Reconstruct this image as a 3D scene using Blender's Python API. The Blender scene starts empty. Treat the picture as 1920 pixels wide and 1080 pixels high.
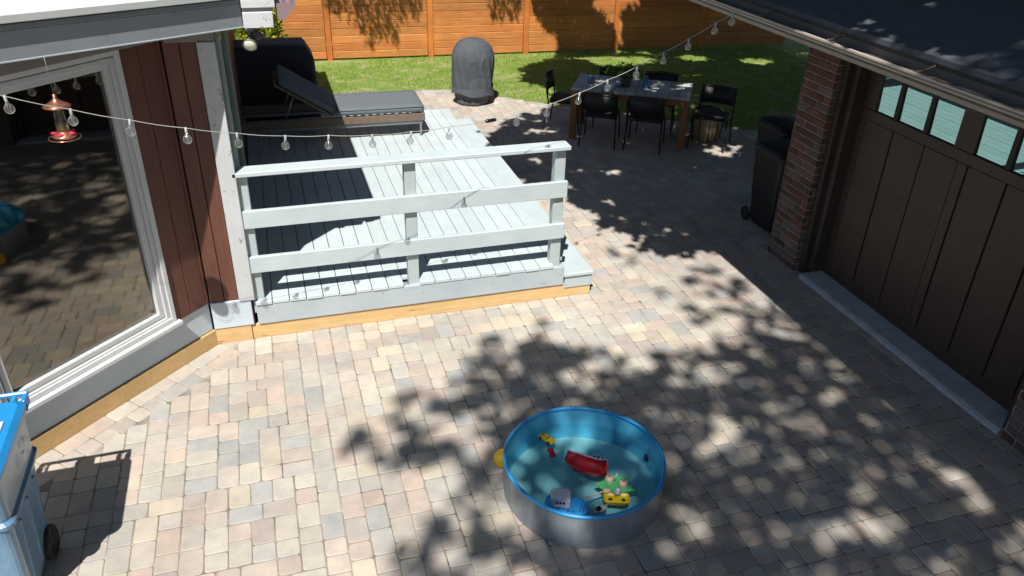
import bpy, bmesh, math, random
from mathutils import Vector, Matrix
import numpy as np
R = math.radians
random.seed(7)
rng = np.random.default_rng(7)
C = bpy.context.scene.collection
sc = bpy.context.scene

# ------------------------------------------------------------------ camera
F_PX, PITCH, ROLL, YAW, H = 1492.5, R(29.7455), R(1.6427), R(17.8126), 3.85
def cam_axes():
    cy, sy = math.cos(YAW), math.sin(YAW)
    fwd = Vector((sy*math.cos(PITCH), cy*math.cos(PITCH), -math.sin(PITCH)))
    right = Vector((cy, -sy, 0)); up = right.cross(fwd)
    c, s = math.cos(ROLL), math.sin(ROLL)
    return c*right+s*up, -s*right+c*up, -fwd
r_, u_, b_ = cam_axes()
cd = bpy.data.cameras.new('camera'); cam = bpy.data.objects.new('camera', cd); C.objects.link(cam)
m = Matrix.Identity(4)
for i, v in enumerate((r_, u_, b_)):
    for k in range(3): m[k][i] = v[k]
m[0][3], m[1][3], m[2][3] = 0, 0, H
cam.matrix_world = m
cd.sensor_width = 36; cd.lens = 36*F_PX/1920; cd.clip_end = 500; cd.clip_start = .05
sc.camera = cam
# ------------------------------------------------------------------ sky and sun
KX, KY = .29, .595                       # shadow travel per metre of height
elev = math.atan(1/math.hypot(KX, KY))
w = bpy.data.worlds.new('World'); sc.world = w; w.use_nodes = True
nt = w.node_tree; bg = nt.nodes['Background']
sky = nt.nodes.new('ShaderNodeTexSky'); sky.sky_type = 'NISHITA'; sky.sun_disc = False
sky.sun_elevation = elev; sky.sun_rotation = math.atan2(-KX, -KY); sky.air_density = 1.0; sky.dust_density = .6
nt.links.new(sky.outputs[0], bg.inputs[0]); bg.inputs[1].default_value = .05
sl = bpy.data.lights.new('sun', 'SUN'); sl.energy = 5.0; sl.angle = R(.53); sl.color = (1, .955, .88)
so = bpy.data.objects.new('sun', sl); C.objects.link(so)
so.rotation_euler = Vector((KX, KY, -1)).to_track_quat('-Z', 'Y').to_euler()
so.location = (-3, -6, 12)
sc.view_settings.view_transform = 'Standard'; sc.view_settings.look = 'None'
sc.view_settings.exposure = 0.42; sc.view_settings.gamma = 1
sc.cycles.max_bounces = 8; sc.cycles.transparent_max_bounces = 16
sc.cycles.caustics_reflective = True; sc.cycles.caustics_refractive = False

# ------------------------------------------------------------------ materials
def new_mat(name):
    m = bpy.data.materials.new(name); m.use_nodes = True
    return m, m.node_tree, m.node_tree.nodes['Principled BSDF']
def N(nt, t, **kw):
    n = nt.nodes.new(t)
    for k, v in kw.items(): setattr(n, k, v)
    return n
def ramp(nt, fac, stops):
    r = N(nt, 'ShaderNodeValToRGB'); e = r.color_ramp.elements
    while len(e) < len(stops): e.new(.5)
    for i, (p, c) in enumerate(stops):
        e[i].position = p; e[i].color = (*c, 1) if len(c) == 3 else c
    nt.links.new(fac, r.inputs[0]); return r.outputs[0]
def mul(nt, a, b, fac=1.0, mode='MULTIPLY'):
    x = N(nt, 'ShaderNodeMix', data_type='RGBA', blend_type=mode); x.inputs[0].default_value = fac
    for s, i in ((a, 6), (b, 7)):
        if isinstance(s, tuple): x.inputs[i].default_value = (*s, 1)
        else: nt.links.new(s, x.inputs[i])
    return x.outputs[2]
def coords(nt, scale=(1, 1, 1), rot=(0, 0, 0), kind='Object'):
    tc = N(nt, 'ShaderNodeTexCoord'); mp = N(nt, 'ShaderNodeMapping')
    mp.inputs['Scale'].default_value = scale; mp.inputs['Rotation'].default_value = rot
    nt.links.new(tc.outputs[kind], mp.inputs[0]); return mp.outputs[0]
def noise(nt, vec, scale, detail=5, rough=.6, dist=0):
    n = N(nt, 'ShaderNodeTexNoise'); n.inputs['Scale'].default_value = scale
    n.inputs['Detail'].default_value = detail; n.inputs['Roughness'].default_value = rough
    n.inputs['Distortion'].default_value = dist
    if vec is not None: nt.links.new(vec, n.inputs[0])
    return n.outputs[0]
def bump(nt, bs, h, strength=.3, dist=.01):
    b = N(nt, 'ShaderNodeBump'); b.inputs[0].default_value = strength; b.inputs[1].default_value = dist
    nt.links.new(h, b.inputs['Height']); nt.links.new(b.outputs[0], bs.inputs['Normal'])
def basic(name, col, rough=.6, var=.25, nscale=12, metal=0, bmp=.15, bscale=80, spec=None, attr=False, stretch=(1, 1, 1)):
    m, nt, bs = new_mat(name)
    v = coords(nt, stretch)
    n1 = noise(nt, v, nscale)
    c = ramp(nt, n1, [(.25, tuple(x*(1-var) for x in col)), (.75, tuple(min(1, x*(1+var)) for x in col))])
    if attr:
        a = N(nt, 'ShaderNodeAttribute', attribute_name='tone'); c = mul(nt, c, a.outputs['Color'])
    nt.links.new(c, bs.inputs['Base Color'])
    bs.inputs['Roughness'].default_value = rough; bs.inputs['Metallic'].default_value = metal
    if spec is not None: bs.inputs['Specular IOR Level'].default_value = spec
    if bmp: bump(nt, bs, noise(nt, v, bscale, 4), bmp, .004)
    return m
def wood(name, col, dark, grain_axis='x', rough=.6, knots=True, painted=False, gscale=1.0, attr=True):
    m, nt, bs = new_mat(name)
    st = {'x': (1.2, 22, 22), 'y': (22, 1.2, 22), 'z': (22, 22, 1.2)}[grain_axis]
    v = coords(nt, tuple(s*gscale for s in st))
    g = noise(nt, v, 2.2, 6, .65, 1.2)
    c = ramp(nt, g, [(.3, dark), (.62, col)])
    if knots:
        ks = {'x': (1.6, 9, 9), 'y': (9, 1.6, 9), 'z': (9, 9, 1.6)}[grain_axis]
        kv = coords(nt, ks)
        vo = N(nt, 'ShaderNodeTexVoronoi'); vo.inputs['Scale'].default_value = 1.4
        nt.links.new(kv, vo.inputs[0])
        kk = ramp(nt, vo.outputs['Distance'], [(.03, (.28, .22, .17)), (.1, (1, 1, 1))])
        c = mul(nt, c, kk, .8)
    if attr:
        a = N(nt, 'ShaderNodeAttribute', attribute_name='tone'); c = mul(nt, c, a.outputs['Color'])
    v2 = coords(nt); big = noise(nt, v2, 1.7, 4)
    c = mul(nt, c, ramp(nt, big, [(.3, (.82, .82, .82)), (.7, (1.08, 1.08, 1.08))]))
    nt.links.new(c, bs.inputs['Base Color']); bs.inputs['Roughness'].default_value = rough
    bump(nt, bs, g, .25, .004)
    return m
def paint(name, col, grain='x', wear=.0, rough=.5, attr=True):
    m, nt, bs = new_mat(name)
    st = {'x': (2, 40, 40), 'y': (40, 2, 40), 'z': (40, 40, 2)}[grain]
    v = coords(nt, st); g = noise(nt, v, 2.0, 6, .7, .8)
    c = ramp(nt, g, [(.25, tuple(x*.86 for x in col)), (.7, col)])
    v2 = coords(nt); n2 = noise(nt, v2, 3.0, 6, .65)
    c = mul(nt, c, ramp(nt, n2, [(.3, (.88, .89, .90)), (.65, (1, 1, 1))]))
    if wear:
        n3 = noise(nt, v2, 9.0, 9, .72, .4)
        f = ramp(nt, n3, [(.62-wear*.1, (0, 0, 0)), (.66-wear*.1, (1, 1, 1))])
        x = N(nt, 'ShaderNodeMix', data_type='RGBA'); nt.links.new(f, x.inputs[0]); nt.links.new(c, x.inputs[6])
        x.inputs[7].default_value = (.30, .28, .25, 1); c = x.outputs[2]
    if attr:
        a = N(nt, 'ShaderNodeAttribute', attribute_name='tone'); c = mul(nt, c, a.outputs['Color'])
    nt.links.new(c, bs.inputs['Base Color']); bs.inputs['Roughness'].default_value = rough
    bump(nt, bs, g, .3, .003)
    return m
M = {}
M['deck'] = paint('deck_paint', (.58, .665, .69), 'y', rough=.45)
M['rail'] = paint('rail_paint', (.53, .61, .635), 'x', rough=.5)
M['post'] = paint('post_paint', (.46, .53, .54), 'z', rough=.5)
M['skirt'] = paint('skirt_paint', (.45, .51, .55), 'x', wear=.10, rough=.5)
M['wskirt'] = paint('wall_skirt_paint', (.56, .64, .71), 'x', rough=.55)
M['white'] = paint('white_trim', (.58, .60, .61), 'z', wear=.25)
M['frame'] = paint('window_frame_paint', (.64, .655, .67), 'z', rough=.4)
M['fascia'] = paint('fascia_paint', (.36, .40, .435), 'x', wear=.2)
M['endwhite'] = paint('end_fascia_paint', (.66, .67, .69), 'x', wear=.2)
M['lumber'] = wood('new_lumber', (.66, .46, .22), (.55, .34, .14), 'x', attr=True)
M['cedar'] = wood('fence_cedar', (.60, .24, .072), (.42, .14, .035), 'x')
M['cedarz'] = wood('fence_cedar_post', (.60, .20, .04), (.48, .14, .028), 'z', knots=False)
M['siding'] = wood('brown_siding', (.145, .056, .038), (.11, .042, .028), 'z', knots=False)
M['soffit'] = paint('soffit_paint', (.25, .24, .225), 'x')
M['teal_trim'] = paint('grey_green_trim', (.34, .42, .40), 'z')
M['tabletop'] = wood('weathered_grey_wood', (.55, .56, .56), (.36, .36, .355), 'y')
M['tableleg'] = wood('orange_brown_wood', (.33, .13, .045), (.22, .08, .03), 'z', knots=False)
M['door'] = wood('garage_door_brown', (.066, .041, .034), (.052, .032, .027), 'z', knots=False, rough=.5)
M['dtrim'] = wood('dark_door_trim', (.055, .040, .034), (.04, .03, .026), 'z', knots=False)
M['black'] = basic('black_metal', (.012, .012, .014), .45, bmp=.05)
M['seatblack'] = basic('black_woven', (.018, .018, .02), .6, bmp=.5, bscale=200)
M['groove'] = basic('groove_dark', (.012, .009, .008), .9, bmp=0)
M['cover'] = basic('grill_cover_fabric', (.075, .085, .10), .85, .15, 6, bmp=.2, bscale=300)
M['coverb'] = basic('black_cover_fabric', (.016, .018, .026), .6, .15, 6, bmp=.2)
M['cushion'] = basic('charcoal_cushion', (.125, .145, .165), .85, .08, 20, bmp=.3, bscale=400)
M['steel'] = basic('grey_steel', (.22, .24, .25), .4, .1, 8, metal=.4)
M['concrete'] = basic('concrete', (.44, .48, .50), .85, .22, 7, bmp=.5, bscale=60)
M['roofshingle'] = None
M['gutter'] = basic('gutter_aluminium', (.40, .45, .43), .5, .12, 5, bmp=.1, attr=True)
M['gutter_in'] = basic('gutter_dirt', (.10, .075, .065), .7, .5, 14, bmp=.4, attr=True)
M['purple'] = basic('mauve_aluminium', (.25, .18, .19), .45, .12, 5)
M['drip'] = basic('white_drip_edge', (.72, .76, .75), .35, .08, 5)
M['membrane'] = basic('cream_roof_membrane', (.74, .71, .64), .7, .06, 4)
M['bincol'] = None
M['binblack'] = basic('black_plastic', (.012, .013, .015), .5, .2, 10, bmp=.1)
M['lid'] = basic('blue_lid_plastic', (.02, .26, .62), .35, .08, 6, bmp=.1)
M['rubber'] = basic('rubber', (.02, .02, .02), .8)
M['red'] = basic('red_plastic', (.72, .012, .02), .25, .08, 10, bmp=0)
M['whitep'] = basic('white_plastic', (.72, .73, .76), .3, .05, 10, bmp=0)
M['bluep'] = basic('blue_plastic', (.04, .34, .78), .3, .08, 10, bmp=0)
M['yellow'] = basic('yellow_plastic', (.85, .55, .02), .3, .08, 10, bmp=0)
M['green'] = basic('green_plastic', (.10, .52, .20), .3, .12, 10, bmp=0)
M['cream'] = basic('cream_plastic', (.72, .62, .42), .4, .08, 10, bmp=0)
M['dark'] = basic('dark_window', (.01, .012, .02), .2, .05, 10, bmp=0)
M['copper'] = basic('copper', (.72, .30, .19), .25, .2, 12, metal=.85, bmp=0)
M['pink'] = basic('pink_red_flower', (.80, .02, .09), .4, .1, 20, bmp=0)
M['nectar'] = basic('nectar', (.60, .42, .16), .1, .05, 20, bmp=0)
M['cable'] = basic('white_cable', (.42, .42, .41), .5, .1, 10, bmp=0)
M['socket'] = basic('pale_socket', (.36, .38, .38), .3, .1, 10, bmp=0)
M['lens'] = basic('cream_lens', (.80, .80, .60), .3, .03, 10, bmp=0)
M['greyp'] = basic('grey_lamp_housing', (.16, .15, .15), .4, .1, 10, bmp=0)
M['bark'] = basic('bark', (.10, .075, .055), .9, .35, 14, bmp=.8, bscale=30)
M['rimblue'] = basic('pool_rim_blue', (.03, .33, .72), .3, .06, 8, bmp=0)
M['poolin'] = basic('pool_liner_wall', (.08, .42, .66), .35, .10, 6, bmp=0)
M['poolfloor'] = basic('pool_liner_floor', (.24, .56, .63), .5, .10, 5, bmp=.1)
M['mug'] = basic('blue_glaze', (.10, .22, .42), .25, .25, 30, bmp=0)
M['bowl'] = basic('blue_white_glaze', (.40, .48, .62), .25, .5, 28, bmp=0)
M['turq'] = basic('turquoise_plastic', (.03, .20, .38), .35, .1, 10, bmp=0)
M['tan'] = basic('tan_wood', (.42, .33, .20), .5, .2, 10)
M['interior'] = basic('dark_interior', (.16, .125, .095), .9, .2, 3, bmp=0)

def leafmat(name, c1, c2, trans=.35):
    m, nt, bs = new_mat(name)
    nt.nodes.remove(bs); out = nt.nodes['Material Output']
    g = N(nt, 'ShaderNodeNewGeometry')
    c = ramp(nt, g.outputs['Random Per Island'], [(0, c1), (1, c2)])
    d = N(nt, 'ShaderNodeBsdfDiffuse'); t = N(nt, 'ShaderNodeBsdfTranslucent'); mx = N(nt, 'ShaderNodeMixShader')
    mx.inputs[0].default_value = trans
    nt.links.new(c, d.inputs[0]); nt.links.new(c, t.inputs[0])
    nt.links.new(d.outputs[0], mx.inputs[1]); nt.links.new(t.outputs[0], mx.inputs[2]); nt.links.new(mx.outputs[0], out.inputs[0])
    return m
M['leaf'] = leafmat('maple_leaf', (.035, .075, .018), (.07, .13, .03), .15)
M['needle'] = leafmat('spruce_needle', (.02, .05, .02), (.04, .08, .03), .1)
M['plant'] = leafmat('herb_leaf', (.05, .14, .025), (.16, .30, .05))
M['shrub'] = leafmat('shrub_leaf', (.12, .20, .03), (.38, .42, .05))
M['grass'] = leafmat('grass_blade', (.14, .26, .022), (.34, .50, .06), .4)

def glassy(name, tint, refl, trans=(1, 1, 1), fres=1.45, base=None):
    """thin pane: fresnel reflection plus a floor value, the rest passes straight through"""
    m, nt, bs = new_mat(name); nt.nodes.remove(bs); out = nt.nodes['Material Output']
    g = N(nt, 'ShaderNodeBsdfGlossy'); g.inputs['Roughness'].default_value = .004; g.inputs[0].default_value = (*tint, 1)
    if base is None: t = N(nt, 'ShaderNodeBsdfTransparent')
    else: t = N(nt, 'ShaderNodeBsdfDiffuse')
    t.inputs[0].default_value = (*(base or trans), 1)
    fr = N(nt, 'ShaderNodeFresnel'); fr.inputs[0].default_value = fres
    mp = N(nt, 'ShaderNodeMath', operation='MAXIMUM'); mp.inputs[1].default_value = refl
    nt.links.new(fr.outputs[0], mp.inputs[0])
    mx = N(nt, 'ShaderNodeMixShader'); nt.links.new(mp.outputs[0], mx.inputs[0])
    nt.links.new(t.outputs[0], mx.inputs[1]); nt.links.new(g.outputs[0], mx.inputs[2]); nt.links.new(mx.outputs[0], out.inputs[0])
    return m
M['glass'] = glassy('window_glass', (.90, .86, .78), .155, (.72, .70, .66))
M['pane'] = glassy('garage_pane', (.50, .80, .76), .48, base=(.06, .08, .08))
def bulbmat():
    m, nt, bs = new_mat('clear_bulb'); nt.nodes.remove(bs); out = nt.nodes['Material Output']
    t = N(nt, 'ShaderNodeBsdfTransparent'); d = N(nt, 'ShaderNodeBsdfTranslucent'); g = N(nt, 'ShaderNodeBsdfGlossy'); g.inputs['Roughness'].default_value = .08
    d.inputs[0].default_value = (.85, .88, .9, 1)
    lw = N(nt, 'ShaderNodeLayerWeight'); lw.inputs[0].default_value = .35
    f = ramp(nt, lw.outputs['Facing'], [(.1, (.20, .20, .20)), (.9, (.72, .72, .72))])
    m1 = N(nt, 'ShaderNodeMixShader'); nt.links.new(f, m1.inputs[0]); nt.links.new(t.outputs[0], m1.inputs[1]); nt.links.new(d.outputs[0], m1.inputs[2])
    m2 = N(nt, 'ShaderNodeMixShader'); m2.inputs[0].default_value = .10
    nt.links.new(m1.outputs[0], m2.inputs[1]); nt.links.new(g.outputs[0], m2.inputs[2]); nt.links.new(m2.outputs[0], out.inputs[0])
    return m
M['bulb'] = bulbmat()
M['tube'] = glassy('feeder_tube_glass', (1, 1, 1), .06, (.9, .9, .9))
M['water'] = glassy('pool_water', (.9, 1, 1), .02, (.90, .97, .98), 1.33)
nt = M['glass'].node_tree
b = N(nt, 'ShaderNodeBump'); b.inputs[0].default_value = .035; b.inputs[1].default_value = .01
nt.links.new(noise(nt, coords(nt), 3.5, 2), b.inputs['Height'])
for n in nt.nodes:
    if n.type == 'BSDF_GLOSSY': nt.links.new(b.outputs[0], n.inputs['Normal']); n.inputs['Roughness'].default_value = .02
nt = M['water'].node_tree
b = N(nt, 'ShaderNodeBump'); b.inputs[0].default_value = .6; b.inputs[1].default_value = .02
nt.links.new(noise(nt, coords(nt), 18, 3), b.inputs['Height'])
for n in nt.nodes:
    if n.type in ('BSDF_GLOSSY', 'FRESNEL'): nt.links.new(b.outputs[0], n.inputs['Normal'])

# pavers: blended stone colours carried per paver
def paver_mat():
    m, nt, bs = new_mat('tumbled_pavers')
    a = N(nt, 'ShaderNodeAttribute', attribute_name='tone'); v = coords(nt)
    n1 = noise(nt, v, 7, 6, .6); n2 = noise(nt, v, 130, 4, .7); n3 = noise(nt, v, .55, 3)
    c = mul(nt, a.outputs['Color'], ramp(nt, n1, [(.3, (.84, .85, .88)), (.7, (1.1, 1.08, 1.04))]))
    c = mul(nt, c, ramp(nt, n2, [(.25, (.78, .78, .78)), (.65, (1.05, 1.05, 1.05))]))
    c = mul(nt, c, ramp(nt, n3, [(.35, (.86, .85, .84)), (.65, (1.04, 1.03, 1.01))]))
    n4 = noise(nt, v, 2.1, 8, .72, .6)     # old damp and dirt stains
    c = mul(nt, c, ramp(nt, n4, [(.56, (1, 1, 1)), (.74, (.72, .70, .68))]), .5)
    nt.links.new(c, bs.inputs['Base Color']); bs.inputs['Roughness'].default_value = .82
    bump(nt, bs, n2, .5, .003)
    return m
M['paver'] = paver_mat()
M['sand'] = basic('joint_sand', (.28, .25, .21), .95, .75, 4, bmp=.6)
M['brick'] = basic('old_brick', (1, 1, 1), .85, .28, 25, bmp=.7, bscale=90, attr=True)
M['mortar'] = basic('mortar', (.30, .255, .235), .95, .35, 20, bmp=.6)
def shingle_mat():
    m, nt, bs = new_mat('dark_shingles')
    v = coords(nt, (1, 1, 1), (0, 0, R(90)))
    br = N(nt, 'ShaderNodeTexBrick'); br.inputs['Scale'].default_value = 1
    br.inputs['Color1'].default_value = (.085, .095, .122, 1); br.inputs['Color2'].default_value = (.098, .108, .135, 1)
    br.inputs['Mortar'].default_value = (.074, .082, .104, 1)
    br.inputs['Mortar Size'].default_value = .004; br.inputs['Brick Width'].default_value = .3; br.inputs['Row Height'].default_value = .14
    nt.links.new(v, br.inputs[0])
    n2 = noise(nt, coords(nt), 160, 3, .7)
    c = mul(nt, br.outputs[0], ramp(nt, n2, [(.3, (.7, .7, .7)), (.7, (1.25, 1.25, 1.25))]))
    nt.links.new(c, bs.inputs['Base Color']); bs.inputs['Roughness'].default_value = .75
    bump(nt, bs, n2, .5, .004)
    return m
M['roofshingle'] = shingle_mat()
def weave_mat():
    m, nt, bs = new_mat('brown_wicker')
    wv = N(nt, 'ShaderNodeTexWave', wave_type='BANDS', bands_direction='X'); wv.inputs['Scale'].default_value = 22; wv.inputs['Distortion'].default_value = .6
    nt.links.new(coords(nt), wv.inputs[0])
    c = ramp(nt, wv.outputs[0], [(.2, (.09, .062, .045)), (.8, (.30, .22, .165))])
    n2 = noise(nt, coords(nt, (30, 30, 120)), 2)
    c = mul(nt, c, ramp(nt, n2, [(.3, (.6, .6, .6)), (.6, (1.1, 1.1, 1.1))]))
    nt.links.new(c, bs.inputs['Base Color']); bs.inputs['Roughness'].default_value = .7
    bump(nt, bs, wv.outputs[0], .6, .006)
    return m
M['wicker'] = weave_mat()
def galv_mat():
    m, nt, bs = new_mat('galvanised_pool_wall')
    n1 = noise(nt, coords(nt, (1, 1, .3)), 9, 4)
    nt.links.new(ramp(nt, n1, [(.3, (.20, .24, .29)), (.7, (.34, .38, .43))]), bs.inputs['Base Color'])
    bs.inputs['Metallic'].default_value = .35; bs.inputs['Roughness'].default_value = .38
    bump(nt, bs, noise(nt, coords(nt, (1, 1, .25)), 3), .2, .02)
    return m
M['galv'] = galv_mat()
def bin_mat():
    m, nt, bs = new_mat('recycling_bin_plastic')
    n1 = noise(nt, coords(nt, (1, 1, .5)), 5, 5)
    c = ramp(nt, n1, [(.3, (.09, .20, .33)), (.7, (.16, .29, .42))])
    n3 = noise(nt, coords(nt, (3, 8, 2)), 4, 8, .75)
    c = mul(nt, c, ramp(nt, n3, [(.58, (0, 0, 0)), (.8, (.16, .16, .16))]), 1, 'ADD')
    nt.links.new(c, bs.inputs['Base Color']); bs.inputs['Roughness'].default_value = .28
    bs.inputs['Coat Weight'].default_value = .4; bs.inputs['Coat Roughness'].default_value = .12
    return m
M['bincol'] = bin_mat()
def soil_lawn():
    m, nt, bs = new_mat('lawn_soil')
    n1 = noise(nt, coords(nt), 3.0, 7, .65)
    c = ramp(nt, n1, [(.36, (.36, .31, .18)), (.48, (.20, .27, .06)), (.7, (.13, .23, .035))])
    nt.links.new(c, bs.inputs['Base Color']); bs.inputs['Roughness'].default_value = .95
    bump(nt, bs, noise(nt, coords(nt), 60), .8, .02)
    return m
M['lawnsoil'] = soil_lawn()
M['ground'] = basic('earth', (.12, .11, .06), .95, .3, 2)

# ------------------------------------------------------------------ mesh helpers
class MB:
    def __init__(s): s.v = []; s.f = []; s.t = []; s.sm = []
    def add(s, vs, fs, tone=(1, 1, 1), smooth=False):
        o = len(s.v); s.v += [tuple(p) for p in vs]; s.t += [tone]*len(vs)
        s.f += [tuple(i+o for i in f) for f in fs]; s.sm += [smooth]*len(fs); return s
    def box(s, a, b, tone=None, ch=.004, mat=None, jit=.08):
        """box with chamfered long edges (small bevel on every edge)"""
        if tone is None:
            k = 1+random.uniform(-jit, jit); tone = (k, k, k)
        x0, y0, z0 = [min(a[i], b[i]) for i in range(3)]; x1, y1, z1 = [max(a[i], b[i]) for i in range(3)]
        c = min(ch, (x1-x0)*.45, (y1-y0)*.45, (z1-z0)*.45)
        bm = bmesh.new(); bmesh.ops.create_cube(bm, size=1)
        for v in bm.verts:
            v.co = Vector(((x0+x1)/2+v.co.x*(x1-x0), (y0+y1)/2+v.co.y*(y1-y0), (z0+z1)/2+v.co.z*(z1-z0)))
        if c > 1e-4: bmesh.ops.bevel(bm, geom=bm.edges[:], offset=c, segments=1, affect='EDGES')
        vs = [v.co.copy() for v in bm.verts]; bm.verts.index_update()
        fs = [[v.index for v in f.verts] for f in bm.faces]; bm.free()
        if mat is not None: vs = [mat @ p for p in vs]
        return s.add(vs, fs, tone)
    def prism(s, poly, z0, z1, tone=(1, 1, 1), mat=None):
        n = len(poly); vs = [Vector((x, y, z0)) for x, y in poly]+[Vector((x, y, z1)) for x, y in poly]
        if mat is not None: vs = [mat @ p for p in vs]
        fs = [tuple(range(n))[::-1], tuple(range(n, 2*n))]+[(i, (i+1) % n, (i+1) % n+n, i+n) for i in range(n)]
        return s.add(vs, fs, tone)
    def tube(s, pts, r, n=8, tone=(1, 1, 1), caps=True):
        pts = [Vector(p) for p in pts]; rs = r if isinstance(r, (list, tuple)) else [r]*len(pts)
        vs = []; fs = []; up = Vector((0, 0, 1))
        for i, p in enumerate(pts):
            d = (pts[min(i+1, len(pts)-1)]-pts[max(i-1, 0)]).normalized()
            a = d.cross(up if abs(d.z) < .95 else Vector((1, 0, 0))).normalized(); b = d.cross(a)
            for k in range(n):
                t = 2*math.pi*k/n; vs.append(p+rs[i]*(math.cos(t)*a+math.sin(t)*b))
        for i in range(len(pts)-1):
            for k in range(n):
                fs.append((i*n+k, i*n+(k+1) % n, (i+1)*n+(k+1) % n, (i+1)*n+k))
        if caps: fs += [tuple(range(n))[::-1], tuple(range((len(pts)-1)*n, len(pts)*n))]
        return s.add(vs, fs, tone, True)
    def lathe(s, prof, n=32, c=(0, 0, 0), mat=None, tone=(1, 1, 1), smooth=True):
        vs = []; fs = []
        for r, z in prof:
            for k in range(n):
                t = 2*math.pi*k/n; p = Vector((r*math.cos(t), r*math.sin(t), z))
                if mat is not None: p = mat @ p
                vs.append(p+Vector(c))
        for i in range(len(prof)-1):
            for k in range(n): fs.append((i*n+k, i*n+(k+1) % n, (i+1)*n+(k+1) % n, (i+1)*n+k))
        return s.add(vs, fs, tone, smooth)
    def loft(s, rings, tone=(1, 1, 1), smooth=True, caps=True):
        n = len(rings[0]); vs = [p for r in rings for p in r]; fs = []
        for i in range(len(rings)-1):
            for k in range(n): fs.append((i*n+k, i*n+(k+1) % n, (i+1)*n+(k+1) % n, (i+1)*n+k))
        if caps: fs += [tuple(range(n))[::-1], tuple(range((len(rings)-1)*n, len(rings)*n))]
        return s.add(vs, fs, tone, smooth)
    def sphere(s, c, r, n=12, m=8, sc_=(1, 1, 1), tone=(1, 1, 1)):
        prof = [(max(1e-4, r*math.sin(math.pi*i/m)), -r*math.cos(math.pi*i/m)) for i in range(m+1)]
        return s.lathe(prof, n, c, Matrix.Diagonal((*sc_, 1)), tone)
    def build(s, name, mat, parent=None, flip_fix=True):
        me = bpy.data.meshes.new(name); me.from_pydata([tuple(p) for p in s.v], [], s.f)
        me.materials.append(mat)
        a = me.color_attributes.new('tone', 'FLOAT_COLOR', 'POINT')
        a.data.foreach_set('color', np.array([(*t, 1) for t in s.t], dtype=np.float32).ravel())
        me.polygons.foreach_set('use_smooth', s.sm)
        if flip_fix:
            bm = bmesh.new(); bm.from_mesh(me); bmesh.ops.recalc_face_normals(bm, faces=bm.faces); bm.to_mesh(me); bm.free()
        me.update()
        o = bpy.data.objects.new(name, me); C.objects.link(o)
        if parent is not None: o.parent = parent
        return o
def thing(name, label, cat, loc=(0, 0, 0), rz=0, group=None):
    o = bpy.data.objects.new(name, None); C.objects.link(o); o.location = loc; o.rotation_euler = (0, 0, rz)
    o.empty_display_size = .1; return tag(o, label, cat, group)
def tag(o, label, cat, group=None):
    o['label'] = label; o['category'] = cat
    if group: o['group'] = group
    return o
def part_empty(name, parent, loc):
    o = bpy.data.objects.new(name, None); C.objects.link(o); o.parent = parent; o.location = loc; return o
def struct(o, kind='structure'): o['kind'] = kind; return o
def dup(root, loc, rz, label, group):
    r = root.copy(); C.objects.link(r); r.location = loc; r.rotation_euler = (0, 0, rz); r['label'] = label; r['group'] = group
    for ch in list(root.children):
        c = ch.copy(); C.objects.link(c); c.parent = r
        for g in ch.children:
            d = g.copy(); C.objects.link(d); d.parent = c
    return r
def T(loc=(0, 0, 0), rz=0, rx=0, ry=0):
    return Matrix.Translation(loc) @ Matrix.Rotation(rz, 4, 'Z') @ Matrix.Rotation(ry, 4, 'Y') @ Matrix.Rotation(rx, 4, 'X')
def rrect(x0, x1, y0, y1, r, n=4):
    out = []
    for cx, cy, a0 in ((x1-r, y1-r, 0), (x0+r, y1-r, 90), (x0+r, y0+r, 180), (x1-r, y0+r, 270)):
        for k in range(n+1):
            a = R(a0+90*k/n); out.append((cx+r*math.cos(a), cy+r*math.sin(a)))
    return out

# ================================================================== THE SETTING
BAY0 = Vector((-1.90, 4.90, 0)); BAY1 = Vector((-.655, 6.115, 0))     # foot of the angled window wall
bd = (BAY1-BAY0).normalized(); bn = Vector((bd.y, -bd.x, 0))          # bn faces the patio
def baydist(x, y): return (x-BAY1.x)*bn.x+(y-BAY1.y)*bn.y
def in_poly(x, y, P):
    c = False; j = len(P)-1
    for i in range(len(P)):
        xi, yi = P[i]; xj, yj = P[j]
        if (yi > y) != (yj > y) and x < (xj-xi)*(y-yi)/(yj-yi)+xi: c = not c
        j = i
    return c
struct(MB().prism([(-60, -40), (70, -40), (70, 90), (-60, 90)], -.5, -.03).build('ground', M['ground']))
struct(MB().prism([(-4, -3), (9, -3), (9, 14.5), (-4, 14.5)], -.028, -.0045).build('joint_sand', M['sand']))
LAWN = [(-3.5, 13.05), (.5, 13.12), (2.3, 13.36), (3.01, 13.28), (3.63, 12.79), (4.11, 12.37), (4.5, 12.01), (5.67, 11.2), (6.68, 10.38), (7.27, 10.02), (8.4, 9.3), (16, 6.2), (20, 17), (20, 20), (-6, 20)]

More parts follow.
